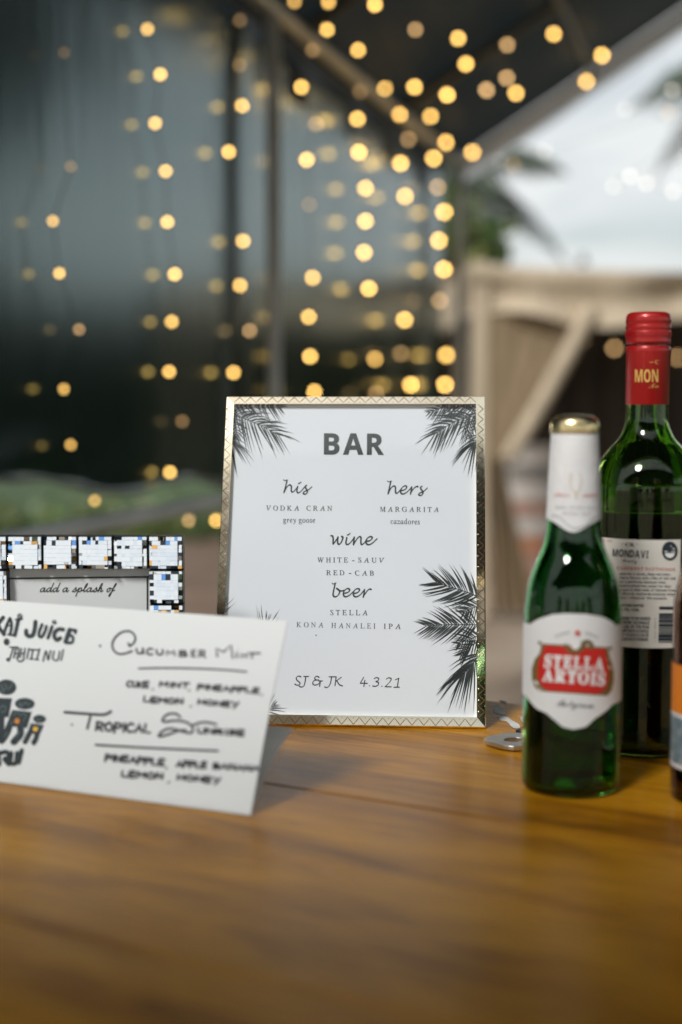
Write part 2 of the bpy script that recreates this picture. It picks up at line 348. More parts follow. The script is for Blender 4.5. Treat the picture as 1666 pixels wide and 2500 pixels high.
def broadleaf(name, x, y, h, r, n, seed, label, size=0.10, group=None, lm=None):
    t = thing(name, (x, y, 0), label, 'tree', group); rg = np.random.default_rng(seed); m = MB()
    top = Vector((x, y, h * .62)); m.tube([(x, y, 0), (x + .03 * r, y, h * .3), tuple(top)], [r * .11, r * .085, r * .06], 9)
    cl = []
    for k in range(16):
        v = Vector(rg.normal(size=3)); v.normalize(); c = Vector((x, y, h - r * .95)) + Vector((v.x * r * .72, v.y * r * .72, v.z * r * .62)); cl.append((c, r * rg.uniform(.26, .46)))
        m.tube([tuple(top - Vector((0, 0, h * .12 * rg.uniform(0, 1)))), tuple(top.lerp(c, .5) + Vector((0, 0, .05 * r))), tuple(c)], [r * .045, r * .03, r * .012], 6)
    m.build('trunk', M_bark, t, True)
    def pt(rg):
        c, q = cl[int(rg.integers(0, len(cl)))]; v = Vector(rg.normal(size=3)); v.normalize(); return c + v * q * rg.uniform(.35, 1.05)
    leaves(n, pt, size, seed + 1).build('crown', lm or M_leaf, t); return t
M_palm = [noisy('palm_leaf_%s' % n, c, tuple(x * 1.5 for x in c), 3, 0.55) for n, c in (('a', (0.035, 0.05, 0.030)), ('b', (0.05, 0.065, 0.04)))]
def palm(x, y, h, nf, fl, seed, label, lean=0.4):
    t = thing('palm_tree', (x, y, 0), label, 'palm tree'); rg = np.random.default_rng(seed); m = MB()
    m.tube([(x + lean * (k / 8) ** 2, y, h * k / 8) for k in range(9)], [0.17 - .06 * k / 8 for k in range(9)], 10); m.build('trunk', M_bark, t, True)
    top = Vector((x + lean, y, h)); f = MB()
    for i in range(nf):
        az = 2 * math.pi * i / nf + rg.uniform(-.2, .2); el = rg.uniform(-.1, .95); d = Vector((math.cos(az), math.sin(az), 0)); pts = []
        for k in range(13):
            u = k / 12; pts.append(top + d * (fl * u * (.75 + .25 * math.cos(el))) + Zup * (fl * (math.sin(el) * u - .75 * u * u * (1.15 - .3 * el))))
        f.tube(pts, [.028 * (1 - .8 * k / 12) for k in range(13)], 5)
        sd = d.cross(Zup)
        for k in range(2, 46):
            u = k / 46 * 12; j = min(int(u), 11); q = pts[j].lerp(pts[j + 1], u - j); ax = (pts[j + 1] - pts[j]).normalized(); l = fl * .30 * math.sin(math.pi * min(1, .12 + k / 50)) + .08
            for s in (1, -1):
                e = (sd * s + ax * .75 + Vector((0, 0, -.35 - rg.uniform(0, .35)))).normalized(); nn = ax * .03
                mid = q + e * l * .5 + Vector((0, 0, .05 * l)); tip = q + e * l + Vector((0, 0, -.18 * l))
                f.add([q - nn * .5, q + nn * .5, mid + nn, mid - nn], [(0, 1, 2, 3)], int(rg.integers(0, 2))); f.add([mid - nn, mid + nn, tip], [(0, 1, 2)], 0)
    f.build('crown', M_palm, t); return t
p = at(1165, 470, 12.0); broadleaf('broadleaf_tree', p.x - .36, 12.0, 2.95, 0.66, 1900, 11, 'olive green bushy tree rising behind the corner of the beige canopy', 0.085)
p = at(1120, 455, 25.0); palm(p.x - .7, 25.0, p.z + .25, 15, 2.3, 5, 'palm tree with a frond reaching over the bushy green tree', .5)
p = at(1850, 170, 25.0); palm(p.x - .2, 25.0, p.z, 15, 2.4, 8, 'palm tree whose drooping fronds enter at the right edge', .3)
for i, (x, y, h, r, sd) in enumerate(((-9, -21, 4.6, 2.2, 21), (-3.6, -24, 3.4, 1.7, 22), (1.6, -22, 4.2, 2.0, 23), (7.5, -24, 4.8, 2.3, 24), (13, -20, 5.0, 2.4, 25), (-16, -18, 5.2, 2.5, 26))):
    broadleaf('broadleaf_tree', x, y, h, r, 2600, sd, 'broad green tree across the lawn, reflected in the bottles', 0.2, 'trees reflected in the bottles and the gilt frame')

def hedge_row(rg):
    u = rg.uniform(0, 1); c = Vector((5.2, 15.5, 0)).lerp(Vector((17, 7.5, 0)), u)
    return (c.x + rg.normal() * .3, c.y + rg.normal() * .3, rg.uniform(0, 1) ** .7 * (2.25 + .25 * math.sin(u * 31) + .15 * math.sin(u * 73)))
hr = thing('hedge', (11, 11.5, 0), 'unseen dark hedge added to darken the lower tent wall', 'hedge')  # out of view, added so the lower tent wall reflects something dark
M_dkleaf = [noisy('dark_leaf_%s' % n, c, tuple(x * 1.5 for x in c), 3, 0.6, Specular_IOR_Level=.05) for n, c in (('a', (0.014, 0.028, 0.010)), ('b', (0.020, 0.036, 0.012)), ('c', (0.010, 0.020, 0.009)))]
leaves(9000, hedge_row, 0.16, 77).build('foliage', M_dkleaf, hr)
hs = MB(); hs.grid(lambda u, v: (5.2 + 11.8 * u + .12 * math.sin(u * 40 + v * 5), 15.5 - 8 * u + .12 * math.sin(u * 33 + v * 7), 2.0 * v + .1 * math.sin(u * 50)), 60, 8).grid(lambda u, v: (5.5 + 11.8 * u + .12 * math.sin(u * 37 + v * 5), 15.8 - 8 * u, 1.95 * v), 60, 8); hs.build('inner_blocker', M_dkleaf[2], hr)  # solid sheets added inside the hedge to stop sky leaking through

for x, y, h, r, sd in ((10.7, 12.0, 8.8, 2.6, 61), (13.8, 10.2, 9.5, 3.2, 62), (16.5, 8.0, 9.0, 3.2, 63), (18.5, 5.0, 8.6, 3.0, 64)):
    broadleaf('broadleaf_tree', x, y, h, r, 4200, sd, 'tall unseen tree beyond the hedge, added to darken the shiny tent wall', 0.26, 'unseen dark trees added to darken the tent wall', M_dkleaf)  # out of view, added to dim the reflection in the left wall
# ---- beige canopy next door
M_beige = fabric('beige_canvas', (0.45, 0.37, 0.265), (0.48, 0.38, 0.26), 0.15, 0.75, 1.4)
M_beige_shade = fabric('shaded_beige_drape', (0.21, 0.155, 0.092), (0.36, 0.27, 0.16), 0.12, 0.75, 1.4)  # darker than the canvas: the drape's shade is put into its colour
M_brown = noisy('brown_backdrop', (0.030, 0.022, 0.016), (0.06, 0.045, 0.032), 2.0, 0.9)
NY = 7.6
nb = thing('beige_canopy', at(1400, 1380, NY), 'flat beige canopy with tied back drape on its left pole', 'canopy')
pl = at(1172, 660, NY); pr = at(2300, 640, NY); vt = at(1172, 636, NY).z; vb = at(1172, 762, NY).z; Bk = 4.2
def nroof(u, v): return (pl.x - .06 + (pr.x - pl.x + .06) * u, NY - .04 + Bk * v, vt - .02 + .12 * math.sin(math.pi * v) - .05 * math.sin(math.pi * u) * (1 - v))
MB().grid(nroof, 30, 12).build('roof_sheet', M_beige, nb, True)
def nval(u, v):
    x = pl.x - .06 + (pr.x - pl.x + .06) * u
    return (x, NY - .06 + .035 * math.sin(u * 34) * v + .02 * math.sin(u * 11 + 3 * v) - .03 * math.sin(v * math.pi * 2.0 + u * 4), vt - .02 - .05 * math.sin(math.pi * u) + (vb - vt) * v + (.03 * math.sin(u * 17) * v))
MB().grid(nval, 90, 10).build('valance', M_beige, nb, True)
def nval2(u, v): return (pl.x - .07 + .02 * math.sin(u * 30), NY - .05 + Bk * u, vt - .02 + (vb - vt) * v)
MB().grid(nval2, 40, 2).build('valance', M_beige, nb, True)
for x, y in ((pl.x, NY), (pr.x, NY), (pl.x, NY + Bk), (pr.x, NY + Bk)):
    MB().box((x, y, vt / 2), (.085, .085, vt - .01)).build('pole', M_beige, nb)
MB().tube([at(1424, 646, NY + 2), at(1424, 618, NY + 2)], [.04, .008], 8).build('finial', M_dkmetal, nb, True)
# drape: gathered from the valance to a tie on the pole, tail flaring below
tie = at(1196, 1120, NY)
top0, top1 = at(1188, 748, NY), at(1440, 752, NY)
def drape(u, v):
    a = top0.lerp(top1, u); t = Vector((pl.x + .05 + .09 * u, NY - .05, tie.z))
    p = a.lerp(t, v) ; sag = -.02 * math.sin(math.pi * v) * u
    f = math.sin(u * 21 + math.sin(u * 9)) * .006 * (1 - .45 * v)
    return (p.x, NY - .03 + f - .05 * u * v, p.z + sag)
MB().grid(drape, 70, 22).build('drape', M_beige_shade, nb, True)
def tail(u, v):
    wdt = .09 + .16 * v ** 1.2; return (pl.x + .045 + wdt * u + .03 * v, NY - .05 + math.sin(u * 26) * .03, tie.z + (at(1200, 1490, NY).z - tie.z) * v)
MB().grid(tail, 40, 16).build('drape_tail', M_beige_shade, nb, True)
hem = [Vector(drape(1, k / 14)) + Vector((.0, -.045, 0)) for k in range(15)]
MB().tube(hem, .045, 8).build('lit_drape_edge', M_beige, nb, True)  # paler canvas colour stands for light on the drape's edge
def back(u, v): return (pl.x + .05 + (pr.x - pl.x) * u, NY + Bk - .1 + .05 * math.sin(u * 60), .25 + (vt - .3) * v)
MB().grid(back, 100, 2).build('back_curtain', M_brown, nb, True)
# boxes stacked under the canopy
bxm = [noisy('pale_box', (.50, .46, .42), (.60, .55, .50), 4, .7), noisy('grey_box', (.22, .21, .19), (.30, .28, .25), 4, .7), noisy('rosy_box', (.42, .24, .19), (.50, .30, .23), 4, .7), noisy('terracotta_box', (.42, .17, .09), (.52, .24, .13), 4, .7)]
BY = 8.3; rows = [(1090, 1140, 0, 'pale storage box topmost of the stack under the beige canopy'), (1140, 1172, 1, 'flat grey storage box second from the top of the stack'), (1172, 1225, 0, 'pale storage box between the flat grey and rosy boxes'), (1225, 1258, 2, 'flat rosy storage box below the middle pale box'),
     (1258, 1310, 0, 'pale storage box lying on the terracotta one'), (1310, 1350, 3, 'flat terracotta storage box under three pale boxes'), (1350, 1405, 2, 'deep rosy storage box near the foot of the stack'), (1405, 1474, 3, 'tall terracotta storage box at the bottom of the stack')]
for y0, y1, k, lb in rows:
    a = at(1248, y0, BY); b = at(1372, y1, BY); zb = b.z if y1 < 1474 else 0.0
    t = thing('storage_box', ((a.x + b.x) / 2, BY + .2, zb), lb, 'box', 'storage boxes stacked under the beige canopy')
    hgt = a.z - zb - .004
    bevel(MB().box(((a.x + b.x) / 2, BY + .2, zb + hgt * .42), (b.x - a.x, .38, hgt * .83)).build('box_body', bxm[k], t), .01)
    bevel(MB().box(((a.x + b.x) / 2, BY + .2, zb + hgt * .915), (b.x - a.x + .02, .40, hgt * .16)).build('lid', bxm[k], t), .006)

# ================================================================== STRING LIGHTS
M_cord = mat('black_cord', (0.012, 0.014, 0.013), 0.6)
WARM = (1.0, 0.58, 0.145)
_gm = {}
def bulbmat(s, c=WARM):
    k = (round(s, 1), c)
    if k not in _gm: _gm[k] = glow('warm_bulb', c, s)
    return _gm[k]
ico = {}
def bulb(p, r, m, parent):
    k = (m.name, round(r, 4))
    if k not in ico:
        b = MB(); b.lathe((0, 0, 0), [(r * math.sin(math.pi * i / 8) + 1e-5, -r * math.cos(math.pi * i / 8)) for i in range(9)], 12); o = b.build('bulb', m, parent, True); ico[k] = o.data
    else:
        o = bpy.data.objects.new('bulb', ico[k]); COL.objects.link(o); o.parent = parent; o.matrix_parent_inverse = Matrix.Translation(-parent.location)
    o.location = p; return o
LK = 1666 / 1568.0
def strand(pts, label, place, top=None, gain=1.0, col=WARM):
    P = [(place(x * LK, y * LK), b) for x, y, b in pts]
    start = top if top is not None else Vector((P[0][0].x, P[0][0].y, EZ - .01))
    t = thing('string_light', start, label, 'string lights', 'string lights hung in and around the tent')
    MB().tube([start] + [q for q, _ in P], .0010, 5).build('cord', M_cord, t)
    for q, b in P:
        dist = (q - CAM).length; r = 0.00155 * dist
        e = 16.5 * b * gain * random.uniform(.78, 1.06) * (1.0 - 1.1 / dist) ** 2 / 0.5
        bulb(q, r, bulbmat(e, col if b > .45 else (1.0, .60, .25)), t)
def wallp(off):
    def f(x, y):
        p = on_plane(x, y, CORNER + wn * off, wn)
        return p if p.z < EZ - .05 else on_plane(x, y, CORNER - Zup * .08, rn)      # those higher than the eave hang under the roof
    return f
rn = Vector((wn.x * -gslope, wn.y * -gslope, 1)).normalized()
def roofp(off): return lambda x, y: on_plane(x, y, CORNER - Zup * off, rn)
strand([(148, 121, .06), (163, 383, .14), (122, 508, .6), (137, 628, 1), (182, 757, .3), (147, 894, .6), (163, 1022, .6), (218, 1150, .5)], 'leftmost string of lights on the dark tent wall, nearest the crystal sign', wallp(-.022))
strand([(339, 67, .75), (369, 171, 1), (357, 283, 1), (381, 393, 1), (385, 510, 1), (402, 630, 1), (395, 739, 1), (389, 854, 1), (419, 968, .15), (391, 1085, .85), (434, 1196, .35)], 'long string of lights second from the left on the tent wall', wallp(-.022))
strand([(552, 47, .1), (551, 150, .1), (557, 243, 1), (526, 349, .9), (559, 554, 1), (552, 656, 1), (574, 760, .4), (537, 856, 1), (497, 1196, .75)], 'string of lights just left of the upright wall pole', wallp(-.022))
strand([(677, 4, .5), (719, 115, .15), (693, 200, .9), (726, 285, .2), (705, 367, 1), (711, 470, .12), (719, 638, 1), (710, 728, 1), (713, 819, 1), (723, 900, 1)], 'string of lights just right of the upright wall pole', wallp(-.022))
strand([(755, 5, .7), (752, 68, .85), (823, 115, .9), (828, 210, .12), (822, 273, .9), (825, 350, 1), (840, 432, 1), (840, 508, 1), (837, 580, 1), (848, 663, 1), (862, 825, .5), (865, 905, .2)], 'string of lights above the word at the top of the gilt frame', wallp(-.022))
strand([(862, 11, .9), (885, 203, .75), (919, 263, .8), (921, 375, 1), (931, 451, 1), (930, 735, 1), (922, 812, .2), (944, 884, 1)], 'string of lights second from the tent corner, ending above the frame', wallp(-.022))
strand([(953, 200, .9), (990, 267, .8), (939, 320, .2), (1025, 327, .9), (997, 364, .9), (1006, 430, .3), (1021, 487, 1), (1009, 553, 1), (1020, 619, 1), (1011, 691, .22), (1026, 816, .9), (1023, 884, 1)], 'string of lights nearest the far corner pole of the tent', wallp(-.022))
strand([(955, 68, .35), (1053, 88, .9), (1071, 147, 1), (1028, 218, 1), (1118, 207, .45), (1165, 179, .45), (1166, 103, .35)], 'string of lights strung under the dark roof near its middle', roofp(.10), top=roofp(.02)(930 * LK, 40 * LK), gain=1.0)
strand([(1273, 78, .75), (1186, 214, 1), (1384, 127, .85), (1348, 187, .8), (1086, 350, .9)], 'string of lights strung under the roof along the gable edge', roofp(.08), top=roofp(.02)(1300 * LK, 30 * LK))
gp = lambda x, y: on_plane(x, y, CORNER + wt * .15, wt)
PALE = (1.0, 0.93, 0.82)
strand([(1507, 105, .7), (1545, 207, .55), (1437, 252, .5), (1536, 258, .45), (1251, 348, .5), (1147, 365, .5), (1180, 380, .45)], 'pale string of lights hanging from the gable bar against the sky', gp, top=gp(1540 * LK, 40 * LK), gain=.22, col=PALE)
strand([(1410, 428, .5), (1448, 405, .75), (1486, 421, .6), (1547, 440, .55)], 'short pale string of lights low against the open sky', gp, top=gp(1600 * LK, 300 * LK), gain=.22, col=PALE)
np_ = lambda x, y: at(x, y, NY + 1.4)
strand([(1340, 780, .28), (1412, 800, .42), (1557, 822, .34), (1640, 815, .3)], 'string of orange lights hanging in the shade of the beige canopy', np_, top=at(1350, 770, NY + 1.4), gain=.55, col=(1.0, .45, .10))

# ================================================================== BAR TABLE
ta = R(-30); te = Vector((math.cos(ta), math.sin(ta), 0)); tm = Vector((-te.y, te.x, 0))     # along the boards / across
def Tb(u, wv, z=0.0): p = te * u + tm * wv; return Vector((p.x, p.y, TZ + z))
far_w = on_table(1232, 1715).dot(tm)
SEAM = on_table(1158, 1991).dot(tm)
def wood():
    m = mat('varnished_wood', (.3, .15, .04), .3, IOR=1.2); nt = m.node_tree; b = nt.nodes['Principled BSDF']; l = nt.links.new
    t = nt.nodes.new('ShaderNodeTexCoord'); rot = nt.nodes.new('ShaderNodeMapping'); rot.inputs['Rotation'].default_value = (0, 0, -ta)
    l(t.outputs['Object'], rot.inputs[0])
    def nse(scale, st, det=6, dist=0.0, rgh=.55):
        mp = nt.nodes.new('ShaderNodeMapping'); mp.inputs['Scale'].default_value = st; l(rot.outputs[0], mp.inputs[0])
        n = nt.nodes.new('ShaderNodeTexNoise'); n.inputs['Scale'].default_value = scale; n.inputs['Detail'].default_value = det; n.inputs['Distortion'].default_value = dist; n.inputs['Roughness'].default_value = rgh
        l(mp.outputs[0], n.inputs['Vector']); return n
    n1 = nse(4.2, (.9, 4.2, 1), 8, 1.1); n2 = nse(26, (.45, 10, 1), 5, .6, .65); n3 = nse(2.6, (1, 2.2, 1), 3, .6)
    r1 = nt.nodes.new('ShaderNodeValToRGB'); e = r1.color_ramp.elements
    e[0].position = .26; e[0].color = (.17, .064, .004, 1); e[1].position = .74; e[1].color = (.76, .38, .022, 1)
    x = r1.color_ramp.elements.new(.42); x.color = (.45, .195, .008, 1); x = r1.color_ramp.elements.new(.56); x.color = (.65, .30, .012, 1)
    l(n1.outputs[0], r1.inputs[0])
    r2 = nt.nodes.new('ShaderNodeValToRGB'); r2.color_ramp.elements[0].position = .3; r2.color_ramp.elements[0].color = (.50, .44, .38, 1); r2.color_ramp.elements[1].position = .62; r2.color_ramp.elements[1].color = (1.08, 1.06, 1.0, 1); l(n2.outputs[0], r2.inputs[0])
    mx = nt.nodes.new('ShaderNodeMix'); mx.data_type = 'RGBA'; mx.blend_type = 'MULTIPLY'; mx.inputs[0].default_value = .75; l(r1.outputs[0], mx.inputs[6]); l(r2.outputs[0], mx.inputs[7])
    r3 = nt.nodes.new('ShaderNodeValToRGB'); r3.color_ramp.elements[0].position = .35; r3.color_ramp.elements[0].color = (.62, .56, .5, 1); r3.color_ramp.elements[1].position = .6; r3.color_ramp.elements[1].color = (1, 1, 1, 1); l(n3.outputs[0], r3.inputs[0])
    m2 = nt.nodes.new('ShaderNodeMix'); m2.data_type = 'RGBA'; m2.blend_type = 'MULTIPLY'; m2.inputs[0].default_value = .8; l(mx.outputs[2], m2.inputs[6]); l(r3.outputs[0], m2.inputs[7])
    l(m2.outputs[2], b.inputs['Base Color'])
    mr = nt.nodes.new('ShaderNodeMapRange'); mr.inputs['To Min'].default_value = .17; mr.inputs['To Max'].default_value = .34; l(n3.outputs[0], mr.inputs[0]); l(mr.outputs[0], b.inputs['Roughness'])
    n4 = nse(95, (.28, 11, 1), 4, .3, .7)
    r4 = nt.nodes.new('ShaderNodeValToRGB'); r4.color_ramp.elements[0].position = .36; r4.color_ramp.elements[0].color = (.55, .5, .45, 1); r4.color_ramp.elements[1].position = .56; r4.color_ramp.elements[1].color = (1, 1, 1, 1); l(n4.outputs[0], r4.inputs[0])
    m3 = nt.nodes.new('ShaderNodeMix'); m3.data_type = 'RGBA'; m3.blend_type = 'MULTIPLY'; m3.inputs[0].default_value = .55; l(m2.outputs[2], m3.inputs[6]); l(r4.outputs[0], m3.inputs[7]); l(m3.outputs[2], b.inputs['Base Color'])
    bp = nt.nodes.new('ShaderNodeBump'); bp.inputs['Strength'].default_value = .12; bp.inputs['Distance'].default_value = .002; l(n2.outputs[0], bp.inputs['Height']); l(bp.outputs[0], b.inputs['Normal'])
    return m
M_wood = wood(); M_woodd = noisy('dark_wood', (.05, .025, .010), (.11, .055, .022), 9, .5, stretch=(.3, 3, 3))
table = thing('bar_table', Tb(0, far_w - .36, -TZ), 'varnished brown plank bar table carrying the signs and bottles', 'table')
tt = MB(); rz = Matrix.Rotation(ta, 3, 'Z')
seams = [far_w, SEAM + .0, SEAM - .26, SEAM - .52]
for i in range(3):
    a, b = seams[i] - (.0002 if i else 0), seams[i + 1] + .0002
    c = Tb(0, (a + b) / 2, -.021 - .0004 * i); tt.box(c, (2.6, a - b, .042), rz)
top = bevel(tt.build('tabletop', M_wood, table), .0007, 2)
ap = MB(); lo_w = seams[3]
ap.box(Tb(0, far_w - .05, -.10), (2.4, .025, .115), rz).box(Tb(0, lo_w + .05, -.10), (2.4, .025, .115), rz)
ap.build('apron', M_woodd, table)
for u in (-1.15, 1.15):
    for wv in (far_w - .10, lo_w + .10): bevel(MB().box(Tb(u, wv, -.481), (.08, .08, .878), rz).build('leg', M_woodd, table), .004)
M_patch = noisy('mottled_white', (.55, .57, .58), (.82, .83, .84), 60, .55)  # mottled white for the irregular patches on the boards
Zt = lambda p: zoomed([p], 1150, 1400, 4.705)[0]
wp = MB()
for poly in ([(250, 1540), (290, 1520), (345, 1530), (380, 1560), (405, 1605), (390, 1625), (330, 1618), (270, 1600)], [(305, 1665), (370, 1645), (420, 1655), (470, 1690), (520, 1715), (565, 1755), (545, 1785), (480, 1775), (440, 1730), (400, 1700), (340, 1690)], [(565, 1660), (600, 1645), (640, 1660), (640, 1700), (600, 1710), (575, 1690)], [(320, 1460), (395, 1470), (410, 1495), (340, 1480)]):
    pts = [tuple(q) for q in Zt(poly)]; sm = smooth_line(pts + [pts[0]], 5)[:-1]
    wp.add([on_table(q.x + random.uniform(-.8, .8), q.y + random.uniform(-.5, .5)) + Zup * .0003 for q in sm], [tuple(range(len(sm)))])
wp.build('white_patch', M_patch, table)

# ================================================================== GILT-FRAMED BAR MENU
BR = on_table(1187, 1779); BL = on_table(516, 1769)
su = (BR - BL); SW = su.length; su.normalize(); sb = Vector((-su.y, su.x, 0))
LEAN = R(20); sv = Zup * math.cos(LEAN) + sb * math.sin(LEAN); sn = su.cross(sv)            # sn points towards the camera
TR = on_plane(1181, 970, BR, sn); SH = (TR - BR).dot(sv)
def S(u, v, d=0.0): return BL + su * u + sv * v + sn * d
def Spx(d):
    O = BL + sn * d
    return lambda x, y: on_plane(x, y, O, sn)
M_gold = noisy('gilt_metal', (.86, .76, .56), (.91, .82, .64), 40, .13, metal=1.0, rlo=.07)
M_paper = noisy('menu_paper', (.675, .69, .74), (.70, .715, .755), 8, .6)
M_ink = mat('charcoal_ink', (.018, .026, .024), .6); M_green = mat('grey_green_ink', (.022, .032, .028), .6)
M_black = noisy('black_felt', (.012, .012, .012), (.02, .02, .02), 60, .9)
sign = thing('framed_menu', (BL + BR) / 2, 'gilt framed drinks menu with palm leaf print leaning back on the table', 'framed menu')
bw, bb = .0068, .0078                                                  # border: sides and top, bottom
fr = MB()
def fbar(a0, a1, b1, b0, ins):
    """one mitred side: outer edge a0-a1, inner edge b0-b1 (u,v pairs)"""
    o0, o1, i1, i0 = a0, a1, b1, b0
    vs = [S(*o0, -.011), S(*o1, -.011), S(*o0, .0015), S(*o1, .0015)]
    f = .12
    m0 = (o0[0] + (i0[0] - o0[0]) * f, o0[1] + (i0[1] - o0[1]) * f); m1 = (o1[0] + (i1[0] - o1[0]) * f, o1[1] + (i1[1] - o1[1]) * f)
    vs += [S(*m0, .0032), S(*m1, .0032), S(*i0, .0036), S(*i1, .0036), S(*i0, -.004), S(*i1, -.004)]
    fr.add(vs, [(0, 1, 3, 2), (2, 3, 5, 4), (4, 5, 7, 6), (6, 7, 9, 8)])
O = [(0, 0), (SW, 0), (SW, SH), (0, SH)]; I = [(bw, bb), (SW - bw, bb), (SW - bw, SH - bw), (bw, SH - bw)]
for k in range(4): fbar(O[k], O[(k + 1) % 4], I[(k + 1) % 4], I[k], 0)
frame = fr.build('frame', M_gold, sign)
zz = MB()
def ridge(p, q, h=.00008, wd=.0005):
    a, b = Vector(p), Vector(q); d = (b - a).normalized(); n = Vector((-d.y, d.x)) * wd / 2
    zz.add([S(*(a + n), .0034), S(*(b + n), .0034), S(*a, .0036 + h), S(*b, .0036 + h), S(*(a - n), .0034), S(*(b - n), .0034)], [(0, 1, 3, 2), (2, 3, 5, 4)])
def zig(a, b, inn, ww):
    a, b, inn = Vector(a), Vector(b), Vector(inn); ln = (b - a).length; d = (b - a).normalized(); n = max(2, round(ln / .0043)); n += n % 2
    P = [a + d * (ln * i / n) + inn * (ww * (.16 if i % 2 else .84)) for i in range(n + 1)]
    for i in range(n): ridge(P[i], P[i + 1])
    for i in range(0, n, 2):
        for c, r in ((a + d * (ln * (i + 1) / n) + inn * ww * .8, .00055), (a + d * (ln * i / n) + inn * ww * .12, .0004)):
            vs = [S(c.x + r * math.cos(t), c.y + r * math.sin(t), .0032) for t in [k * math.pi / 3 for k in range(6)]] + [S(c.x, c.y, .0044)]
            zz.add(vs, [(k, (k + 1) % 6, 6) for k in range(6)])
zig((bw, 0), (SW - bw, 0), (0, 1), bb); zig((0, bb), (0, SH - bw), (1, 0), bw); zig((SW, bb), (SW, SH - bw), (-1, 0), bw); zig((bw, SH), (SW - bw, SH), (0, -1), bw)
em = zz.build('zigzag_embossing', M_gold, sign)
bk = MB(); bk.add([S(.002, .002, -.0115), S(SW - .002, .002, -.0115), S(SW - .002, SH - .002, -.0115), S(.002, SH - .002, -.0115), S(.002, .002, -.009), S(SW - .002, .002, -.009), S(SW - .002, SH - .002, -.009), S(.002, SH - .002, -.009)],
    [(0, 3, 2, 1), (4, 5, 6, 7), (0, 1, 5, 4), (2, 3, 7, 6), (1, 2, 6, 5), (3, 0, 4, 7)]); bk.build('backing_board', M_black, sign)
lg = MB(); pa, pb = S(SW / 2, SH * .62, -.012), S(SW / 2, 0, 0); foot = Vector((pb.x, pb.y, TZ + .001)) + sb * .125
lg.add([pa - su * .018, pa + su * .018, foot + su * .03, foot - su * .03, pa - su * .018 + sb * .003, pa + su * .018 + sb * .003, foot + su * .03 + sb * .003, foot - su * .03 + sb * .003], [(0, 1, 2, 3), (7, 6, 5, 4), (0, 4, 5, 1), (1, 5, 6, 2), (2, 6, 7, 3), (3, 7, 4, 0)]); lg.build('easel_leg', M_black, sign)
paper = MB().add([S(bw - .002, bb - .002, -.0010), S(SW - bw + .002, bb - .002, -.0010), S(SW - bw + .002, SH - bw + .002, -.0010), S(bw - .002, SH - bw + .002, -.0010)], [(0, 1, 2, 3)]).build('menu_sheet', M_paper, sign)
DP = -.0008; mp_ = Spx(DP)
tx = MB()
tx.polys(text_px('BAR', 791, 1109, 938, 1110, 51, 'bold', .012, .05), mp_)
gsh = -.27
tx.polys(text_px('VODKA', 650, 1246, 731, 1246.5, 12.3, 'italic', .007, .24, gsh), mp_)
tx.polys(text_px('CRAN', 748.5, 1246.5, 811, 1247, 12.3, 'italic', .007, .24, gsh), mp_)
tx.polys(text_px('MARGARITA', 928, 1249, 1072, 1250, 12.3, 'italic', .007, .24, gsh), mp_)
tx.polys(text_px('grey goose', 692, 1275.5, 770, 1276, 13.5, 'italic', .007, .02, gsh + .05), mp_)
tx.polys(text_px('cazadores', 954, 1279, 1025, 1280, 13.5, 'italic', .007, .02, gsh + .05), mp_)
tx.polys(text_px('WHITE', 775, 1373, 850, 1373, 12.3, 'italic', .007, .24, gsh), mp_); tx.polys([[Vector(q) for q in ((860, 1368), (866, 1368), (866, 1370), (860, 1370))]], mp_)
tx.polys(text_px('SAUV', 875, 1373, 938, 1374, 12.3, 'italic', .007, .24, gsh), mp_)
tx.polys(text_px('RED', 797, 1404, 841, 1404, 12.3, 'italic', .007, .24, gsh), mp_); tx.polys([[Vector(q) for q in ((852, 1399), (858, 1399), (858, 1401), (852, 1401))]], mp_)
tx.polys(text_px('CAB', 867, 1405, 913, 1405, 12.3, 'italic', .007, .24, gsh), mp_)
tx.polys(text_px('STELLA', 807, 1501.5, 898, 1502, 12.8, 'italic', .007, .26, gsh), mp_)
tx.polys(text_px('KONA', 724, 1531, 790, 1532, 12.8, 'italic', .0, .28, gsh), mp_); tx.polys(text_px('HANALEI', 809, 1533, 917, 1534.5, 12.8, 'italic', .0, .28, gsh), mp_); tx.polys(text_px('IPA', 937, 1535, 979, 1535.5, 12.8, 'italic', .007, .28, gsh), mp_)
tx.polys(disc(772, 1551, 1.3, 2.2, 8), mp_)
nb_ = R(45)
zs = (680, 1160, 15.68)
tx.polys(strokes([[(200, 175), (228, 207), (290, 200), (345, 185)]], 34, zs) + strokes([[(333, 195), (305, 330), (262, 490), (212, 672)], [(222, 650), (290, 510), (370, 405), (450, 375), (495, 425), (496, 520), (497, 600), (530, 645), (590, 625), (660, 550), (735, 450)], [(745, 430), (718, 540), (710, 620), (745, 672), (810, 660), (890, 590), (990, 470), (1040, 410), (1075, 385)],
    [(1080, 395), (1035, 420), (1042, 480), (1090, 570), (1108, 640), (1070, 708), (1000, 728), (955, 695), (975, 645), (1040, 608), (1130, 570), (1210, 515), (1285, 448)], [(775, 325), (825, 300), (868, 264)]], 66, zs, nb_) + zoomed(disc(1072, 392, 30), *zs), mp_)
zs = (935, 1160, 13.067)
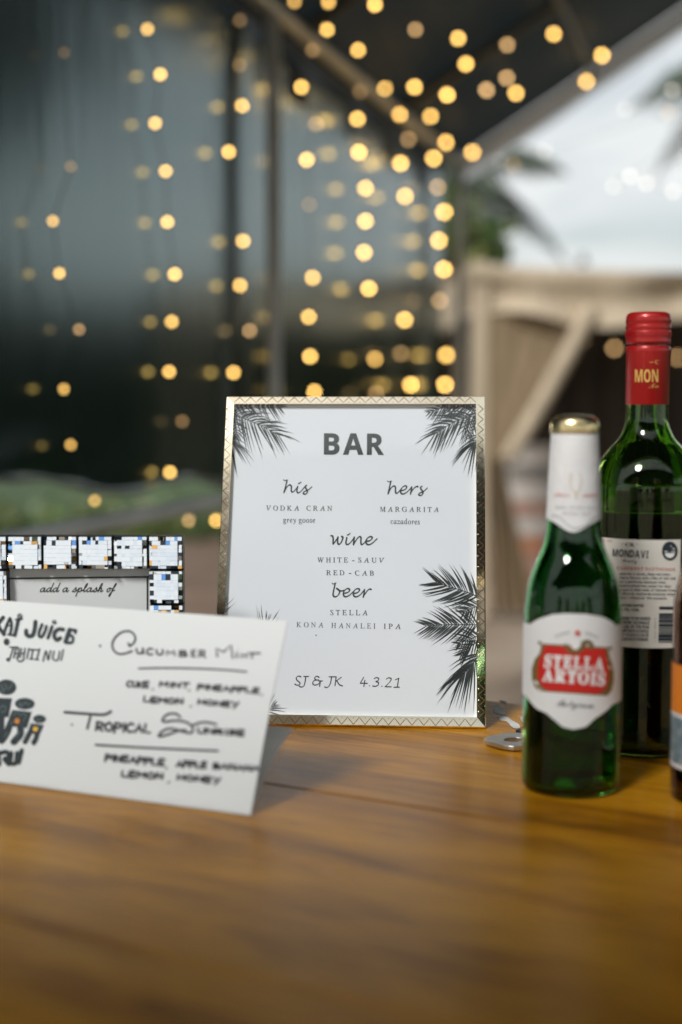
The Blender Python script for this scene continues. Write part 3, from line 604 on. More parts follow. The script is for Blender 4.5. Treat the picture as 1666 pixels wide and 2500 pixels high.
tx.polys(strokes([[(148, 183), (178, 212), (225, 205), (278, 190)]], 28, zs) + strokes([[(253, 200), (225, 340), (165, 600)], [(175, 580), (240, 440), (310, 365), (365, 345), (402, 390), (404, 470), (410, 545), (440, 580), (500, 540), (560, 468)], [(592, 490), (660, 480), (735, 438), (762, 385), (735, 345), (685, 350), (620, 395), (572, 470), (572, 550), (615, 598), (680, 592), (760, 548), (840, 475), (915, 385)],
    [(925, 375), (905, 490), (885, 605)], [(890, 570), (950, 470), (1020, 395), (1080, 362), (1120, 368)], [(1250, 355), (1207, 385), (1217, 440), (1270, 525), (1278, 585), (1240, 635), (1180, 648), (1145, 615), (1175, 575), (1250, 545), (1330, 495), (1422, 412)]], 56, zs, nb_) + zoomed(disc(1112, 372, 24) + disc(1245, 362, 24), *zs), mp_)
zs = (800, 1290, 12.06)
tx.polys(strokes([[(108, 215), (145, 228), (166, 300), (165, 460)], [(165, 465), (225, 390), (305, 265)], [(310, 250), (298, 340), (302, 430), (338, 470), (390, 430), (435, 340), (452, 265), (420, 238)], [(568, 270), (545, 390), (545, 445), (577, 475), (632, 455), (700, 390), (780, 275)], [(588, 195), (628, 178), (665, 142)], [(788, 258), (775, 370), (765, 482)],
    [(770, 465), (820, 380), (890, 282), (950, 242), (985, 280), (982, 370), (987, 450), (1018, 475), (1080, 430), (1130, 370)], [(1150, 376), (1230, 366), (1300, 318), (1312, 265), (1268, 242), (1200, 268), (1142, 340), (1132, 410), (1168, 468), (1240, 475), (1330, 425), (1400, 360), (1460, 302)]], 56, zs, nb_), mp_)
zs = (800, 1410, 13.067)
tx.polys(strokes([[(145, 182), (172, 205), (220, 192), (272, 173)]], 28, zs) + strokes([[(245, 185), (215, 330), (180, 500), (182, 570), (222, 612), (290, 602), (350, 550), (385, 470), (380, 420), (340, 380), (292, 348)], [(340, 385), (400, 422), (470, 425), (532, 405)], [(545, 500), (620, 485), (690, 440), (703, 385), (662, 352), (590, 372), (525, 440), (508, 530), (542, 602), (610, 608), (690, 570), (760, 510), (820, 450)],
    [(855, 505), (930, 490), (1000, 445), (1018, 385), (978, 354), (905, 372), (840, 440), (822, 530), (858, 602), (930, 612), (1010, 575), (1080, 510), (1160, 410)], [(1180, 385), (1165, 500), (1140, 628)], [(1145, 600), (1210, 500), (1290, 402), (1350, 368), (1390, 378)]], 58, zs, nb_) + zoomed(disc(1380, 380, 24), *zs), mp_)
zs = (710, 1635, 5.6)
tx.polys(strokes([[(140, 98), (108, 86), (77, 110), (88, 145), (124, 175), (122, 204), (85, 211), (57, 196)], [(180, 93), (245, 92)], [(208, 93), (196, 170), (182, 218), (150, 237), (118, 226)], [(388, 105), (368, 91), (340, 96), (329, 120), (350, 139), (385, 140)], [(350, 140), (316, 152), (302, 185), (322, 209), (365, 203), (395, 180), (405, 152)], [(385, 155), (434, 153)], [(405, 152), (401, 190), (396, 228)],
    [(527, 97), (622, 97)], [(560, 97), (545, 180), (520, 228), (490, 244), (467, 235)], [(622, 100), (606, 217)], [(695, 102), (615, 160)], [(630, 150), (668, 205), (708, 221)], [(1000, 102), (952, 185)], [(952, 185), (1048, 186)], [(1015, 145), (1000, 229)], [(1142, 120), (1175, 107), (1204, 121), (1194, 150), (1166, 161), (1200, 176), (1194, 210), (1155, 227), (1122, 222)],
    [(1307, 130), (1336, 111), (1374, 121), (1364, 155), (1330, 195), (1292, 231)], [(1292, 232), (1374, 234)], [(1432, 139), (1478, 116)], [(1478, 116), (1457, 238)], [(1412, 240), (1486, 238)]], 17, zs, nb_) + zoomed(disc(1078, 220, 8) + disc(1247, 226, 8), *zs), mp_)
tx.build('menu_lettering', M_green, sign)
fl = []
Zf = lambda x0, y0, s, pts: [(x0 + a / s, y0 + b / s) for a, b in pts]
z6 = lambda pts: Zf(540, 960, 5.6, pts); z7 = lambda pts: Zf(960, 1320, 5.117, pts); z5 = lambda pts: Zf(520, 950, 2.24, pts)
fl += frond(z6([(150, 270), (350, 360), (560, 450), (780, 570)]), 62, 24, .30, 4.6, seed=2, la=(66, 26), tip=.95)
fl += frond(z6([(480, 60), (620, 110), (800, 190)]), 52, 14, .10, 4.2, seed=3, la=(60, 30))
fl += frond(z6([(120, 130), (350, 120), (620, 90)]), 48, 20, .2, 4.2, seed=4, la=(70, 35))
fl += frond(z6([(150, 300), (210, 480), (215, 620)]), 36, 12, .2, 3.6, seed=6, la=(70, 30))
fl += frond(z6([(60, 560), (120, 640), (180, 690)]), 50, 8, .55, 4.6, seed=5, la=(60, 15), tip=1.1)
fl += frond(z5([(1460, 120), (1380, 155), (1300, 190), (1215, 245)]), 62, 24, .30, 4.6, seed=12, la=(66, 26), tip=.95)
fl += frond(z5([(1330, 80), (1260, 100), (1190, 125)]), 44, 14, .10, 4.2, seed=13, la=(60, 30))
fl += frond(z5([(1470, 105), (1370, 90), (1280, 80)]), 46, 20, .25, 4.2, seed=14, la=(70, 35))
fl += frond(z5([(1440, 130), (1400, 200), (1395, 255)]), 38, 12, .2, 3.6, seed=15, la=(70, 30))
fl += frond(z5([(1470, 250), (1435, 290), (1420, 305)]), 56, 9, .55, 4.8, seed=16, la=(60, 15), tip=1.1)
fl += frond(z7([(1060, 700), (900, 635), (720, 580), (545, 520)]), 68, 23, .0, 5.4, seed=22, la=(58, 24), tip=.9)
fl += frond(z7([(1060, 1050), (850, 1050), (640, 1050), (420, 1065)]), 64, 24, .06, 5.0, seed=23, la=(60, 30), tip=.8)
fl += frond(z7([(1090, 800), (980, 850), (880, 900)]), 46, 13, .1, 4.2, seed=24, la=(62, 40))
fl += frond(z7([(1080, 1180), (960, 1230), (820, 1290)]), 46, 13, .1, 4.6, seed=27, la=(62, 40))
fl += frond(z7([(1070, 1420), (1000, 1530), (930, 1610), (850, 1695)]), 72, 20, .42, 5.6, seed=25, la=(52, 18), tip=1.1)
fl += frond(z7([(1075, 1250), (960, 1330), (860, 1420)]), 50, 11, .02, 4.2, seed=26, la=(45, 30))
fl += frond([(640, 1560), (650, 1525)], 55, 7, -.25, 3.6, seed=31, la=(45, 10)); fl += frond([(540, 1500), (548, 1470)], 34, 5, -.2, 2.6, seed=32, la=(60, 25)); fl += frond([(640, 1740), (668, 1722)], 42, 7, .2, 4.4, seed=33, la=(50, 25))
inv = []
O0 = BL + sn * DP
lm = MB(); x0, y0, x1, y1 = bw, bb, SW - bw, SH - bw
lay = 0
for p in fl:
    pts = [on_plane(q.x, q.y, O0, sn) - O0 for q in p]; c = clip_rect([Vector((v.dot(su), v.dot(sv))) for v in pts], x0, y0, x1, y1)
    if c: lm.add([S(q.x, q.y, DP) for q in c], [tuple(range(len(c)))])
lm.build('palm_leaf_print', M_ink, sign)
pn = MB(); g0, g1 = .0004, .0020
pn.add([S(a, b, g) for g in (g0, g1) for a, b in ((bw - .001, bb - .001), (SW - bw + .001, bb - .001), (SW - bw + .001, SH - bw + .001), (bw - .001, SH - bw + .001))], [(0, 3, 2, 1), (4, 5, 6, 7), (0, 1, 5, 4), (2, 3, 7, 6), (1, 2, 6, 5), (3, 0, 4, 7)])
pn.build('glass_pane', pane_mat(), sign)

# ================================================================== JUICE CARD
CR = on_table(612, 1991); c0 = on_table(0, 1909); cu = (CR - c0).normalized(); cb = Vector((-cu.y, cu.x, 0))
CT = on_plane(703, 1515, CR, cu); cvv = (CT - CR); CH = cvv.length; cv = cvv.normalized(); cn = cu.cross(cv)
CWD = .245
M_card = noisy('white_card', (.66, .695, .70), (.69, .72, .725), 5, .5)
card = thing('juice_card', CR - cu * CWD / 2, 'white folded card with handwritten juice flavours and a black logo', 'card sign')
def cs(u, v):
    p = CR - cu * (CWD * (1 - u)) + cv * (CH * v); return p + cn * (.0012 * math.sin(math.pi * v)) 
cm = MB(); cm.grid(lambda u, v: cs(u, v), 12, 12)
cm.grid(lambda u, v: Vector(cs(1 - u, v)) - cn * .0006, 12, 12)
cm.build('front_panel', M_card, card, True)
FC = on_plane(717, 1781, CR, cu); fv = FC - CR
fm = MB(); fm.grid(lambda u, v: CR - cu * (CWD * (1 - u)) + fv * v + Zup * (.0008 + .006 * math.sin(math.pi * v)), 12, 10)
fm.grid(lambda u, v: CR - cu * (CWD * u) + fv * v + Zup * (.0002 + .006 * math.sin(math.pi * v)), 12, 10)
fm.build('back_flap', fabric('thin_white_card', (.66, .69, .69), (.80, .82, .82), .35, .5), card, True)
M_marker = mat('black_marker', (.014, .012, .018), .45)
def Cp(x, y):
    p = on_plane(x, y, CR, cn); v = min(max((p - CR).dot(cv) / CH, 0), 1); return p + cn * (.0012 * math.sin(math.pi * v) + .0004)
ck = MB(); zc = (260, 1530, 3.92)
ck.polys(strokes([[(232, 190), (218, 162)], [(228, 192), (265, 165), (285, 120), (265, 70), (215, 45), (145, 60), (90, 110), (65, 170), (80, 230), (130, 265), (190, 260), (255, 238)], [(297, 215), (305, 250), (330, 262), (353, 245), (358, 210)], [(358, 210), (366, 262)], [(450, 217), (415, 215), (398, 245), (415, 270), (450, 268)], [(488, 225), (495, 262), (520, 272), (545, 262), (548, 225)]], 19, zc)
    + zoomed(sum([ribbon(s, 17, curve=False) for s in ([(588, 272), (592, 232), (622, 262), (655, 232), (665, 280)], [(710, 235), (710, 288)], [(860, 228), (825, 228), (825, 290), (862, 292)], [(825, 258), (855, 258)], [(1070, 290), (1060, 210), (1128, 248), (1200, 180), (1218, 305)], [(1258, 255), (1256, 300)], [(1300, 300), (1300, 262), (1352, 300), (1352, 262)], [(1375, 258), (1478, 258)], [(1405, 260), (1400, 305)], [(900, 295), (900, 232)], [(915, 268), (955, 298)])], []), *zc)
    + strokes([[(710, 235), (760, 236), (764, 255), (715, 260)], [(715, 260), (775, 268), (770, 286), (710, 288)], [(900, 232), (945, 236), (943, 262), (905, 265)]], 16, zc) + strokes([[(320, 405), (500, 400), (760, 402), (1000, 410), (1200, 422), (1350, 436)]], 16, zc) + zoomed(disc(1268, 228, 5), *zc), Cp)
ck.polys(hand('CUKE', 205, 580, 412, 586, 50, 19, zc) + hand(',', 452, 600, 462, 602, 26, 12, zc) + hand('MINT', 522, 580, 800, 588, 44, 19, zc) + hand(',', 798, 612, 810, 614, 28, 12, zc) + hand('PINEAPPLE', 885, 605, 1465, 640, 46, 19, zc) + hand(',', 1490, 655, 1503, 657, 28, 12, zc)
    + hand('LEMON', 370, 722, 735, 745, 48, 20, zc) + hand(',', 815, 765, 828, 767, 28, 12, zc) + hand('HONEY', 890, 748, 1270, 772, 44, 20, zc), Cp)
zc = (140, 1720, 3.015)
ck.polys(strokes([[(65, 60), (200, 70), (350, 78), (405, 55)]], 20, zc) + strokes([[(253, 92), (230, 182)]], 16.5, zc) + hand('ROPICAL', 295, 192, 690, 214, 60, 18, zc) + strokes([[(915, 97), (880, 72), (820, 77), (785, 115), (800, 131), (880, 122), (960, 135), (1000, 165), (1005, 200), (980, 214), (900, 192), (830, 181), (775, 207), (757, 238), (820, 226), (900, 197), (955, 192)], [(1010, 155), (1060, 138), (1110, 135), (1180, 150)]], 16.5, zc)
    + hand('UNRISE', 1042, 212, 1380, 232, 36, 16, zc) + strokes([[(290, 300), (600, 318), (900, 332), (1190, 345)]], 16, zc) + hand('PINEAPPLE', 360, 412, 790, 450, 42, 16.5, zc) + hand(',', 805, 468, 815, 470, 26, 10, zc) + hand('APPLE', 885, 455, 1100, 470, 40, 16.5, zc) + hand('BANANA', 1155, 472, 1490, 492, 38, 16, zc)
    + hand('LEMON', 480, 530, 775, 550, 40, 16.5, zc) + hand(',', 820, 572, 832, 574, 26, 10, zc) + hand('HONEY', 890, 555, 1200, 580, 38, 16, zc) + zoomed(disc(118, 152, 8), *zc), Cp)
ck.polys(disc(247, 1578, 3), Cp)
ck.build('marker_lettering', M_marker, card)
lgm = MB(); zk = (0, 1480, 7.127)
def spiral(x, y, r): return [(x + r * (.15 + .85 * k / 22) * math.cos(k * .62), y + r * (.15 + .85 * k / 22) * math.sin(k * .62)) for k in range(23)]
for wd, ls in ((66, [[(70, 200), (0, 290), (-30, 340)], [(-20, 330), (30, 420), (90, 495)], [(-40, 200), (-60, 500)]]), (50, [[(80, 505), (130, 340), (185, 215)], [(190, 215), (218, 330), (195, 500)]]), (26, [[(130, 350), (205, 340)]]), (36, [[(160, 500), (290, 518)], [(290, 238), (395, 228)]]), (64, [[(335, 235), (305, 380), (275, 515)]]),
        (74, [[(630, 275), (620, 400), (590, 505), (530, 530), (478, 495), (472, 430)]]), (54, [[(745, 325), (700, 450), (702, 530), (750, 535), (800, 440), (820, 355)]]), (58, [[(920, 360), (852, 560)]]), (70, [[(1115, 412), (1040, 405), (972, 460), (965, 545), (1010, 595), (1065, 560)]]), (80, [[(1228, 415), (1160, 625)]]), (54, [[(1230, 412), (1335, 428)]]), (50, [[(1335, 428), (1325, 470)], [(1195, 525), (1265, 522), (1290, 575), (1265, 640), (1165, 645)]]),
        (11, [spiral(355, 180, 52), spiral(955, 285, 42)]), (26, [[(192, 722), (310, 722)], [(255, 728), (192, 930)], [(262, 908), (305, 735), (345, 745), (335, 900)], [(285, 832), (340, 832)], [(315, 900), (338, 955), (380, 972), (440, 940)], [(392, 742), (372, 898)], [(458, 742), (432, 918)], [(385, 832), (450, 832)], [(525, 745), (492, 918)], [(540, 762), (690, 770)], [(592, 768), (570, 918)], [(712, 752), (662, 930)], [(772, 965), (822, 785), (860, 945), (902, 782)], [(962, 792), (940, 915), (980, 948), (1030, 940), (1060, 792)], [(1122, 765), (1085, 950)], [(545, 928), (600, 925)], [(635, 935), (690, 940)]])):
    lgm.polys(strokes(ls, wd, zk), Cp)
lgm.polys(zoomed(disc(135, 628, 52, 62, 18) + disc(165, 938, 34), *zk), Cp)
ze = (0, 1450, 4.707)
lgm.polys(zoomed(disc(92, 1078, 112, 88, 24) + disc(302, 1268, 114, 66, 24) + disc(470, 1442, 74, 48, 24) + [[Vector(q) for q in P] for P in ([(-20, 1200), (155, 1205), (115, 1420), (-20, 1420)], [(160, 1338), (380, 1362), (325, 1545), (85, 1520)], [(372, 1488), (520, 1512), (468, 1625), (328, 1600)])], *ze)
    + strokes([[(30, 1420), (20, 1560), (-10, 1640)], [(120, 1530), (80, 1620), (30, 1690)], [(250, 1540), (245, 1620), (170, 1705)]], 78, ze) + strokes([[(355, 1600), (325, 1660), (300, 1705)], [(440, 1615), (425, 1670), (400, 1715)]], 58, ze)
    + strokes([[(-10, 1820), (0, 1960)], [(20, 1830), (90, 1820), (110, 1880), (60, 1900), (110, 1960)], [(140, 1830), (130, 1940), (190, 1945), (210, 1830)], [(262, 1800), (225, 1940)]], 50, ze), Cp)
lgm.build('printed_logo', mat('dark_teal_ink', (.010, .022, .026), .5), card)
ld = MB(); ld.polys(zoomed(sum([ribbon(q, 7, 5, taper=(1, .6)) for q in ([(30, 1050), (60, 1110), (95, 1070), (60, 1040)], [(110, 1100), (160, 1060), (150, 1030)], [(20, 1120), (70, 1140)], [(240, 1250), (275, 1290), (310, 1250), (345, 1285), (380, 1255)], [(230, 1280), (280, 1310)], [(430, 1440), (470, 1465), (510, 1430)],
    [(20, 1330), (50, 1290), (90, 1320), (60, 1370), (30, 1350)], [(170, 1400), (220, 1370), (260, 1410)], [(270, 1380), (320, 1400), (290, 1470)], [(140, 1500), (190, 1470)], [(380, 1520), (420, 1510)], [(460, 1530), (480, 1580)], [(100, 1600), (60, 1660)], [(240, 1590), (200, 1670)])], []), *ze), lambda x, y: Cp(x, y) + cn * .0002); ld.build('logo_line_detail', mat('pale_teal_ink', (.16, .22, .23), .5), card)
om = MB(); om.polys(zoomed(disc(215, 1468, 30, 34, 10), *ze), lambda x, y: Cp(x, y) + cn * .0002); om.build('orange_print_mark', mat('orange_ink', (.55, .20, .02), .5), card)
om = MB(); om.polys(zoomed(disc(425, 1560, 28, 28, 10), *ze), lambda x, y: Cp(x, y) + cn * .0002); om.build('yellow_print_mark', mat('yellow_ink', (.75, .45, .04), .5), card)

# ================================================================== CRYSTAL-TILED SIGN
YC = 1.008
a = at(448, 1307, YC); T = .02485; GX = a.x - 6 * T; 
HZ = (a.z - TZ) / 6
cry = thing('crystal_sign', (GX + 3 * T, YC, TZ), 'small sign bordered with square mirror crystals standing behind the juice card', 'sign')
M_cry = mat('mirror_crystal', (.93, .95, .97), .025, 1.0); M_blk = mat('dark_refraction', (.05, .06, .07), .05, 1.0); M_amb = mat('amber_dispersion', (.95, .52, .16), .05, 1.0); M_blu = mat('blue_dispersion', (.20, .42, .85), .05, 1.0)  # dark, amber and blue facets carry refraction and dispersion as colour
M_edge = mat('crystal_backing', (.02, .022, .022), .3)
def tile(cx, cz, sd, par):
    rg = random.Random(sd); m = MB(); h = T / 2 - .0006; hz = HZ / 2 - .0006
    m.box((cx, YC + .006, cz), (2 * h, .010, 2 * hz), mi=4)
    N = 8; xs = sorted([-h + .0004] + [(-1 + 2 * k / N) * h + rg.uniform(-.0007, .0007) for k in range(1, N)] + [h - .0004]); zs_ = sorted([-hz + .0004] + [(-1 + 2 * k / N) * hz + rg.uniform(-.0007, .0007) for k in range(1, N)] + [hz - .0004])
    dk = (rg.randint(1, 3), rg.randint(5, 6))
    for i in range(N):
        for j in range(N):
            e = min(i, N - 1 - i, j, N - 1 - j); c = Vector(((xs[i] + xs[i + 1]) / 2, 0, (zs_[j] + zs_[j + 1]) / 2)); mi = 0
            if e >= 1: tx_, tz_ = rg.gauss(0, .8), 10 + rg.gauss(0, 1.0)
            else:
                tx_, tz_ = rg.gauss(0, 6) if rg.random() < .75 else rg.gauss(0, 25), 10 + (rg.gauss(0, 2.5) if rg.random() < .7 else rg.gauss(0, 18)); q = rg.random(); mi = 1 if q < .06 else 2 if q < .15 and j < 3 else 3 if q < .11 else 0
                if j == 0 and i < 2 and rg.random() < .7: mi = 1
            if e >= 1 and i in (dk[0], dk[0] + 1) and j in (dk[1], dk[1] + 1): mi = 1 if rg.random() < .38 else 3 if rg.random() < .15 else 0
            if e == 1 and rg.random() < .08: mi = rg.choice((1, 2, 0)); tx_ = rg.gauss(0, 15)
            hx, hh = (xs[i + 1] - xs[i]) / 2, (zs_[j + 1] - zs_[j]) / 2
            y = YC - .0004
            tu, tv = math.tan(R(tx_)), math.tan(R(tz_))
            vs = [Vector((cx + c.x + sx * hx, y - .0012 + (sx * hx) * tu + (sz * hh) * tv - .002 * (1 if e else 0), cz + c.z + sz * hh)) for sx, sz in ((-1, -1), (1, -1), (1, 1), (-1, 1))]
            m.add(vs, [(0, 1, 2, 3)], mi)
    return m.build('crystal_tile', [M_cry, M_blk, M_amb, M_blu, M_edge], par)
for c in range(6):
    for r in range(6):
        if c in (0, 5) or r in (0, 5): tile(GX + (c + .5) * T, TZ + (r + .5) * HZ, c * 10 + r, cry)
MB().box((GX + 3 * T, YC + .014, TZ + 3 * HZ), (6 * T - .002, .005, 6 * HZ - .002)).build('backing_board', M_edge, cry)
MB().box((GX + 3 * T, YC + .0078, TZ + 3 * HZ), (4 * T + .0006, .003, 4 * HZ + .0006)).build('sign_sheet', M_card, cry)
zq = lambda pts: Zf(0, 1290, 3.136, pts); CY_ = YC + .0060; cq = lambda x, y: at(x, y, CY_)
CURS = {'a': ([[(.95, .85), (.55, 1), (.1, .55), (.25, 0), (.65, .25), (1.0, 1)], [(1.0, 1), (.88, .25), (1.08, .02), (1.4, .4)]], 1.4), 'd': ([[(.95, .85), (.55, 1), (.1, .55), (.25, 0), (.65, .25), (.98, .9)], [(1.22, 2.2), (1.0, 1), (.9, .25), (1.1, .02), (1.4, .4)]], 1.4),
        's': ([[(0, .1), (.4, .6), (.65, 1.1), (.78, .4), (.5, 0), (.15, .12)], [(.6, .05), (1.15, .45)]], 1.1), 'p': ([[(0, .4), (.35, 1.0), (.15, 0), (-.05, -1.1)], [(.25, .55), (.7, 1), (.9, .5), (.6, .05), (.3, .1)], [(.6, .05), (1.3, .45)]], 1.25),
        'l': ([[(0, .3), (.55, 1.4), (.6, 2.1), (.35, 1.7), (.2, .6), (.35, .03), (.8, .4)]], .8), 'h': ([[(0, .3), (.55, 1.4), (.6, 2.1), (.3, 1.6), (.1, 0)], [(.12, .2), (.5, .95), (.72, .8), (.62, .15), (.82, .05), (1.15, .4)]], 1.15),
        'o': ([[(.55, 1), (.1, .6), (.25, .02), (.7, .3), (.65, .95), (.85, .85), (1.1, .9)]], 1.1), 'f': ([[(0, .3), (.55, 1.4), (.65, 2.1), (.4, 1.7), (.1, 0), (-.15, -1.1), (-.3, -.8), (.1, .1), (.7, .45)]], .8)}
lt = MB(); cx_ = 0.0; cursive = []
for ch in 'add a splash of':
    if ch == ' ': cx_ += .75; continue
    for st in CURS[ch][0]: cursive.append([(cx_ + x + .22 * y, y) for x, y in st])
    cx_ += CURS[ch][1]
kx = 575 / cx_
lt.polys(zoomed(sum([ribbon([(305 + x * kx, 486 - y * 31) for x, y in st], 8.5, 6, R(45)) for st in cursive], []), 0, 1290, 3.136), cq)
for A, B in (((50, 384), (1142, 371)), ((1130, 372), (1130, 900))): lt.polys(zoomed(ribbon([A, B], 12, curve=False, cap=False), 0, 1290, 3.136), lambda x, y: at(x, y, CY_ - .0001))
lt.polys(text_px('LIME', 225, 1505, 305, 1504, 22, 'bold', 0, .06), cq) if False else None
lt.build('sign_lettering', M_ink, cry)

# ================================================================== BOTTLES
def ring(prof, n=5):
    P = smooth_line(prof, n); return [(max(q.x, 1e-5), q.y) for q in P]
def cyl(c, rf_, off):
    """map a photo pixel to the front of the round surface of radius rf_(height) about the vertical through c"""
    def f(x, y):
        d = ray(x, y); z = .1
        for _ in range(6):
            r = rf_(z) + off; ox, oy = CAM.x - c.x, CAM.y - c.y
            A = d.x ** 2 + d.y ** 2; B = ox * d.x + oy * d.y; Cc = ox * ox + oy * oy - r * r; D = max(B * B - A * Cc, 0.0)
            t = (-B - math.sqrt(D)) / A; p = CAM + d * t; z = p.z - c.z
        e = Vector((p.x - c.x, p.y - c.y)); e.normalize(); return Vector((c.x + e.x * r, c.y + e.y * r, p.z))
    return f
def interp(prof):
    zs_ = [q[1] for q in prof]; rs = [q[0] for q in prof]
    return lambda z: float(np.interp(z, zs_, rs))
def bottle_glass(name, c, outer, thick, m, parent):
    b = MB(); b.lathe(c, [(1e-5, outer[0][1])] + outer + [(outer[-1][0] - thick, outer[-1][1])] + [(max(r - thick, 1e-4), z) for r, z in outer[::-1] if z > outer[0][1] + .004] + [(1e-5, outer[0][1] + .006)], 72)
    return b.build(name, m, parent, True)
def liquid(c, outer, thick, z0, z1, m, parent):
    P = [(max(r - thick - .0003, 1e-4), z) for r, z in outer if z0 < z < z1]; b = MB()
    f = interp(outer); P = [(f(z0) - thick - .0003, z0)] + P + [(f(z1) - thick - .0003, z1)]
    b.lathe(c, [(1e-5, z0)] + P + [(1e-5, z1)], 64); return b.build('liquid', m, parent, True)
def arc_patch(c, rf_, th0, th1, zb, zt, off, n=40, m=6):
    """label: angles measured from the direction of the camera, zb/zt functions of angle"""
    base = math.atan2(CAM.y - c.y, CAM.x - c.x)
    def f(u, v):
        th = th0 + (th1 - th0) * u; z = zb(th) + (zt(th) - zb(th)) * v; r = rf_(z) + off; a_ = base + th
        return Vector((c.x + r * math.cos(a_), c.y + r * math.sin(a_), c.z + z))
    return MB().grid(f, n, m)
M_gbeer = glassmat('green_bottle_glass', (.06, .32, .065), .0, 1.5); M_gwine = glassmat('dark_green_glass', (.24, .46, .09), .0, 1.5); M_gamb = glassmat('amber_glass', (.35, .12, .02), .0, 1.5)
M_lager = glassmat('pale_lager', (.38, .55, .13), .0, 1.33); M_redwine = glassmat('red_wine', (.03, .004, .006), .0, 1.34); M_ale = glassmat('dark_ale', (.20, .05, .01), .0, 1.33)
M_lab = noisy('label_paper', (.72, .735, .74), (.78, .79, .79), 10, .42); M_lab2 = noisy('cream_label', (.66, .645, .58), (.72, .70, .64), 10, .5)
M_foil = noisy('white_foil', (.70, .71, .72), (.76, .77, .77), 55, .34, bump=.12); M_cap = mat('gold_foil', (.86, .70, .38), .28, 1.0)
M_red = noisy('red_ink', (.52, .012, .010), (.58, .02, .012), 20, .4); M_gold2 = mat('dull_gold_ink', (.16, .11, .03), .45); M_whiteink = mat('white_ink', (.78, .79, .78), .45); M_pinkink = mat('faded_red_ink', (.62, .22, .18), .5); M_grey = mat('grey_ink', (.11, .13, .14), .5)

# ---- green beer bottle
bc = on_table(1393, 1921); bc.z = TZ
k = .001
bo = ring([(24, 0), (28.5, 1.2), (30.4, 5), (30.5, 20), (30.2, 60), (30.0, 108), (29.6, 118), (27.6, 132), (23.6, 144), (19.4, 154), (17.2, 164), (16.4, 176), (15.4, 200), (14.2, 224), (13.6, 232)]); bo = [(r * k, z * k * .978) for r, z in bo]
bf = interp(bo)
beer = thing('beer_bottle', bc, 'green beer bottle with white neck foil and red banner label', 'bottle')
bottle_glass('glass_body', bc, bo, .0026, M_gbeer, beer); liquid(bc, bo, .0026, .007, .196, M_lager, beer)
zb_px = cyl(bc, bf, .0003)
ff = lambda x, y: zb_px(x, y).z - bc.z
# neck foil: dips to a scalloped tip in front
def foil_bot(th): return .1700 - .0095 * math.exp(-(th / .62) ** 2) + .0012 * math.cos(th * 3)
arc_patch(bc, bf, -math.pi, math.pi, foil_bot, lambda th: .2235, .0004, 96, 14).build('neck_foil', M_foil, beer, True)
fz = MB(); b_ = math.atan2(CAM.y - bc.y, CAM.x - bc.x)
cp = MB(); cp.lathe(bc, [(.0150, .2215), (.0152, .2240), (.0149, .2270), (.0138, .2300), (.0110, .2318), (.0060, .2326), (1e-5, .2328)], 48); cp.build('gold_cap', M_cap, beer, True)
# body label traced from its edges
ztop = [(1294, 1524), (1318, 1510), (1350, 1500), (1382, 1497.5), (1430, 1499), (1470, 1505.5), (1494, 1517), (1504, 1527)]
zbot = [(1286, 1700), (1310, 1730), (1334, 1741), (1353, 1757), (1374, 1775), (1401, 1781), (1430, 1775), (1453, 1754), (1477, 1738), (1497, 1719)]
def edge_fn(pts):
    A = []
    for x, y in pts:
        p = zb_px(x, y); th = math.atan2(p.y - bc.y, p.x - bc.x) - b_; th = (th + math.pi) % (2 * math.pi) - math.pi; A.append((th, p.z - bc.z))
    A.sort(); return lambda th: float(np.interp(th, [q[0] for q in A], [q[1] for q in A]))
arc_patch(bc, bf, -1.75, 1.75, edge_fn(zbot), edge_fn(ztop), .0003, 80, 10).build('body_label', M_lab, beer, True)
zl = (1270, 1480, 6.272)
def patch_px(pts_l, pts_r, n, fmap, mb):
    """shape between two outlines (left to right strips) so that it follows the curve"""
    for i in range(len(pts_l) - 1):
        for j in range(n):
            q = []
            for ii, jj in ((i, j), (i, j + 1), (i + 1, j + 1), (i + 1, j)):
                l_, r_ = Vector(pts_l[ii]), Vector(pts_r[ii]); v = l_.lerp(r_, jj / n); q.append(v)
            mb.polys(zoomed([q], *zl), fmap)
bd = MB(); patch_px([(330, 570), (300, 720), (225, 810), (180, 950), (180, 1110), (225, 1240), (300, 1300), (420, 1310)], [(1350, 630), (1370, 760), (1410, 870), (1435, 1000), (1435, 1150), (1405, 1290), (1340, 1370), (1200, 1365)], 12, cyl(bc, bf, .0005), bd)
bd.build('banner_border', M_gold2, beer)
bd = MB(); patch_px([(370, 600), (350, 720), (290, 820), (265, 950), (270, 1110), (330, 1220), (420, 1290)], [(1310, 655), (1320, 770), (1345, 870), (1360, 1000), (1350, 1150), (1310, 1270), (1200, 1345)], 12, cyl(bc, bf, .0007), bd)
bd.build('red_banner', M_red, beer)
hn = MB(); fh = cyl(bc, bf, .0009)
hn.polys(zoomed(sum([ribbon(s, 60, 5) for s in ([(700, 600), (760, 680), (850, 700), (940, 660), (980, 590)], [(960, 560), (1040, 540), (1100, 590), (1080, 640)])], []), *zl), fh); hn.polys(zoomed(disc(300, 560, 26) + disc(1385, 640, 26), *zl), fh)
hn.build('horn_crest', M_gold2, beer)
hn = MB(); hn.polys(zoomed(disc(850, 590, 70, 75), *zl), cyl(bc, bf, .0011)); hn.build('crest_shield', M_whiteink, beer)
le = MB(); fm_ = cyl(bc, bf, .0010)
def zt_(s, x0, y0, x1, y1, h, **kw): return text_px(s, 1270 + x0 / 6.272, 1480 + y0 / 6.272, 1270 + x1 / 6.272, 1480 + y1 / 6.272, h / 6.272, **kw)
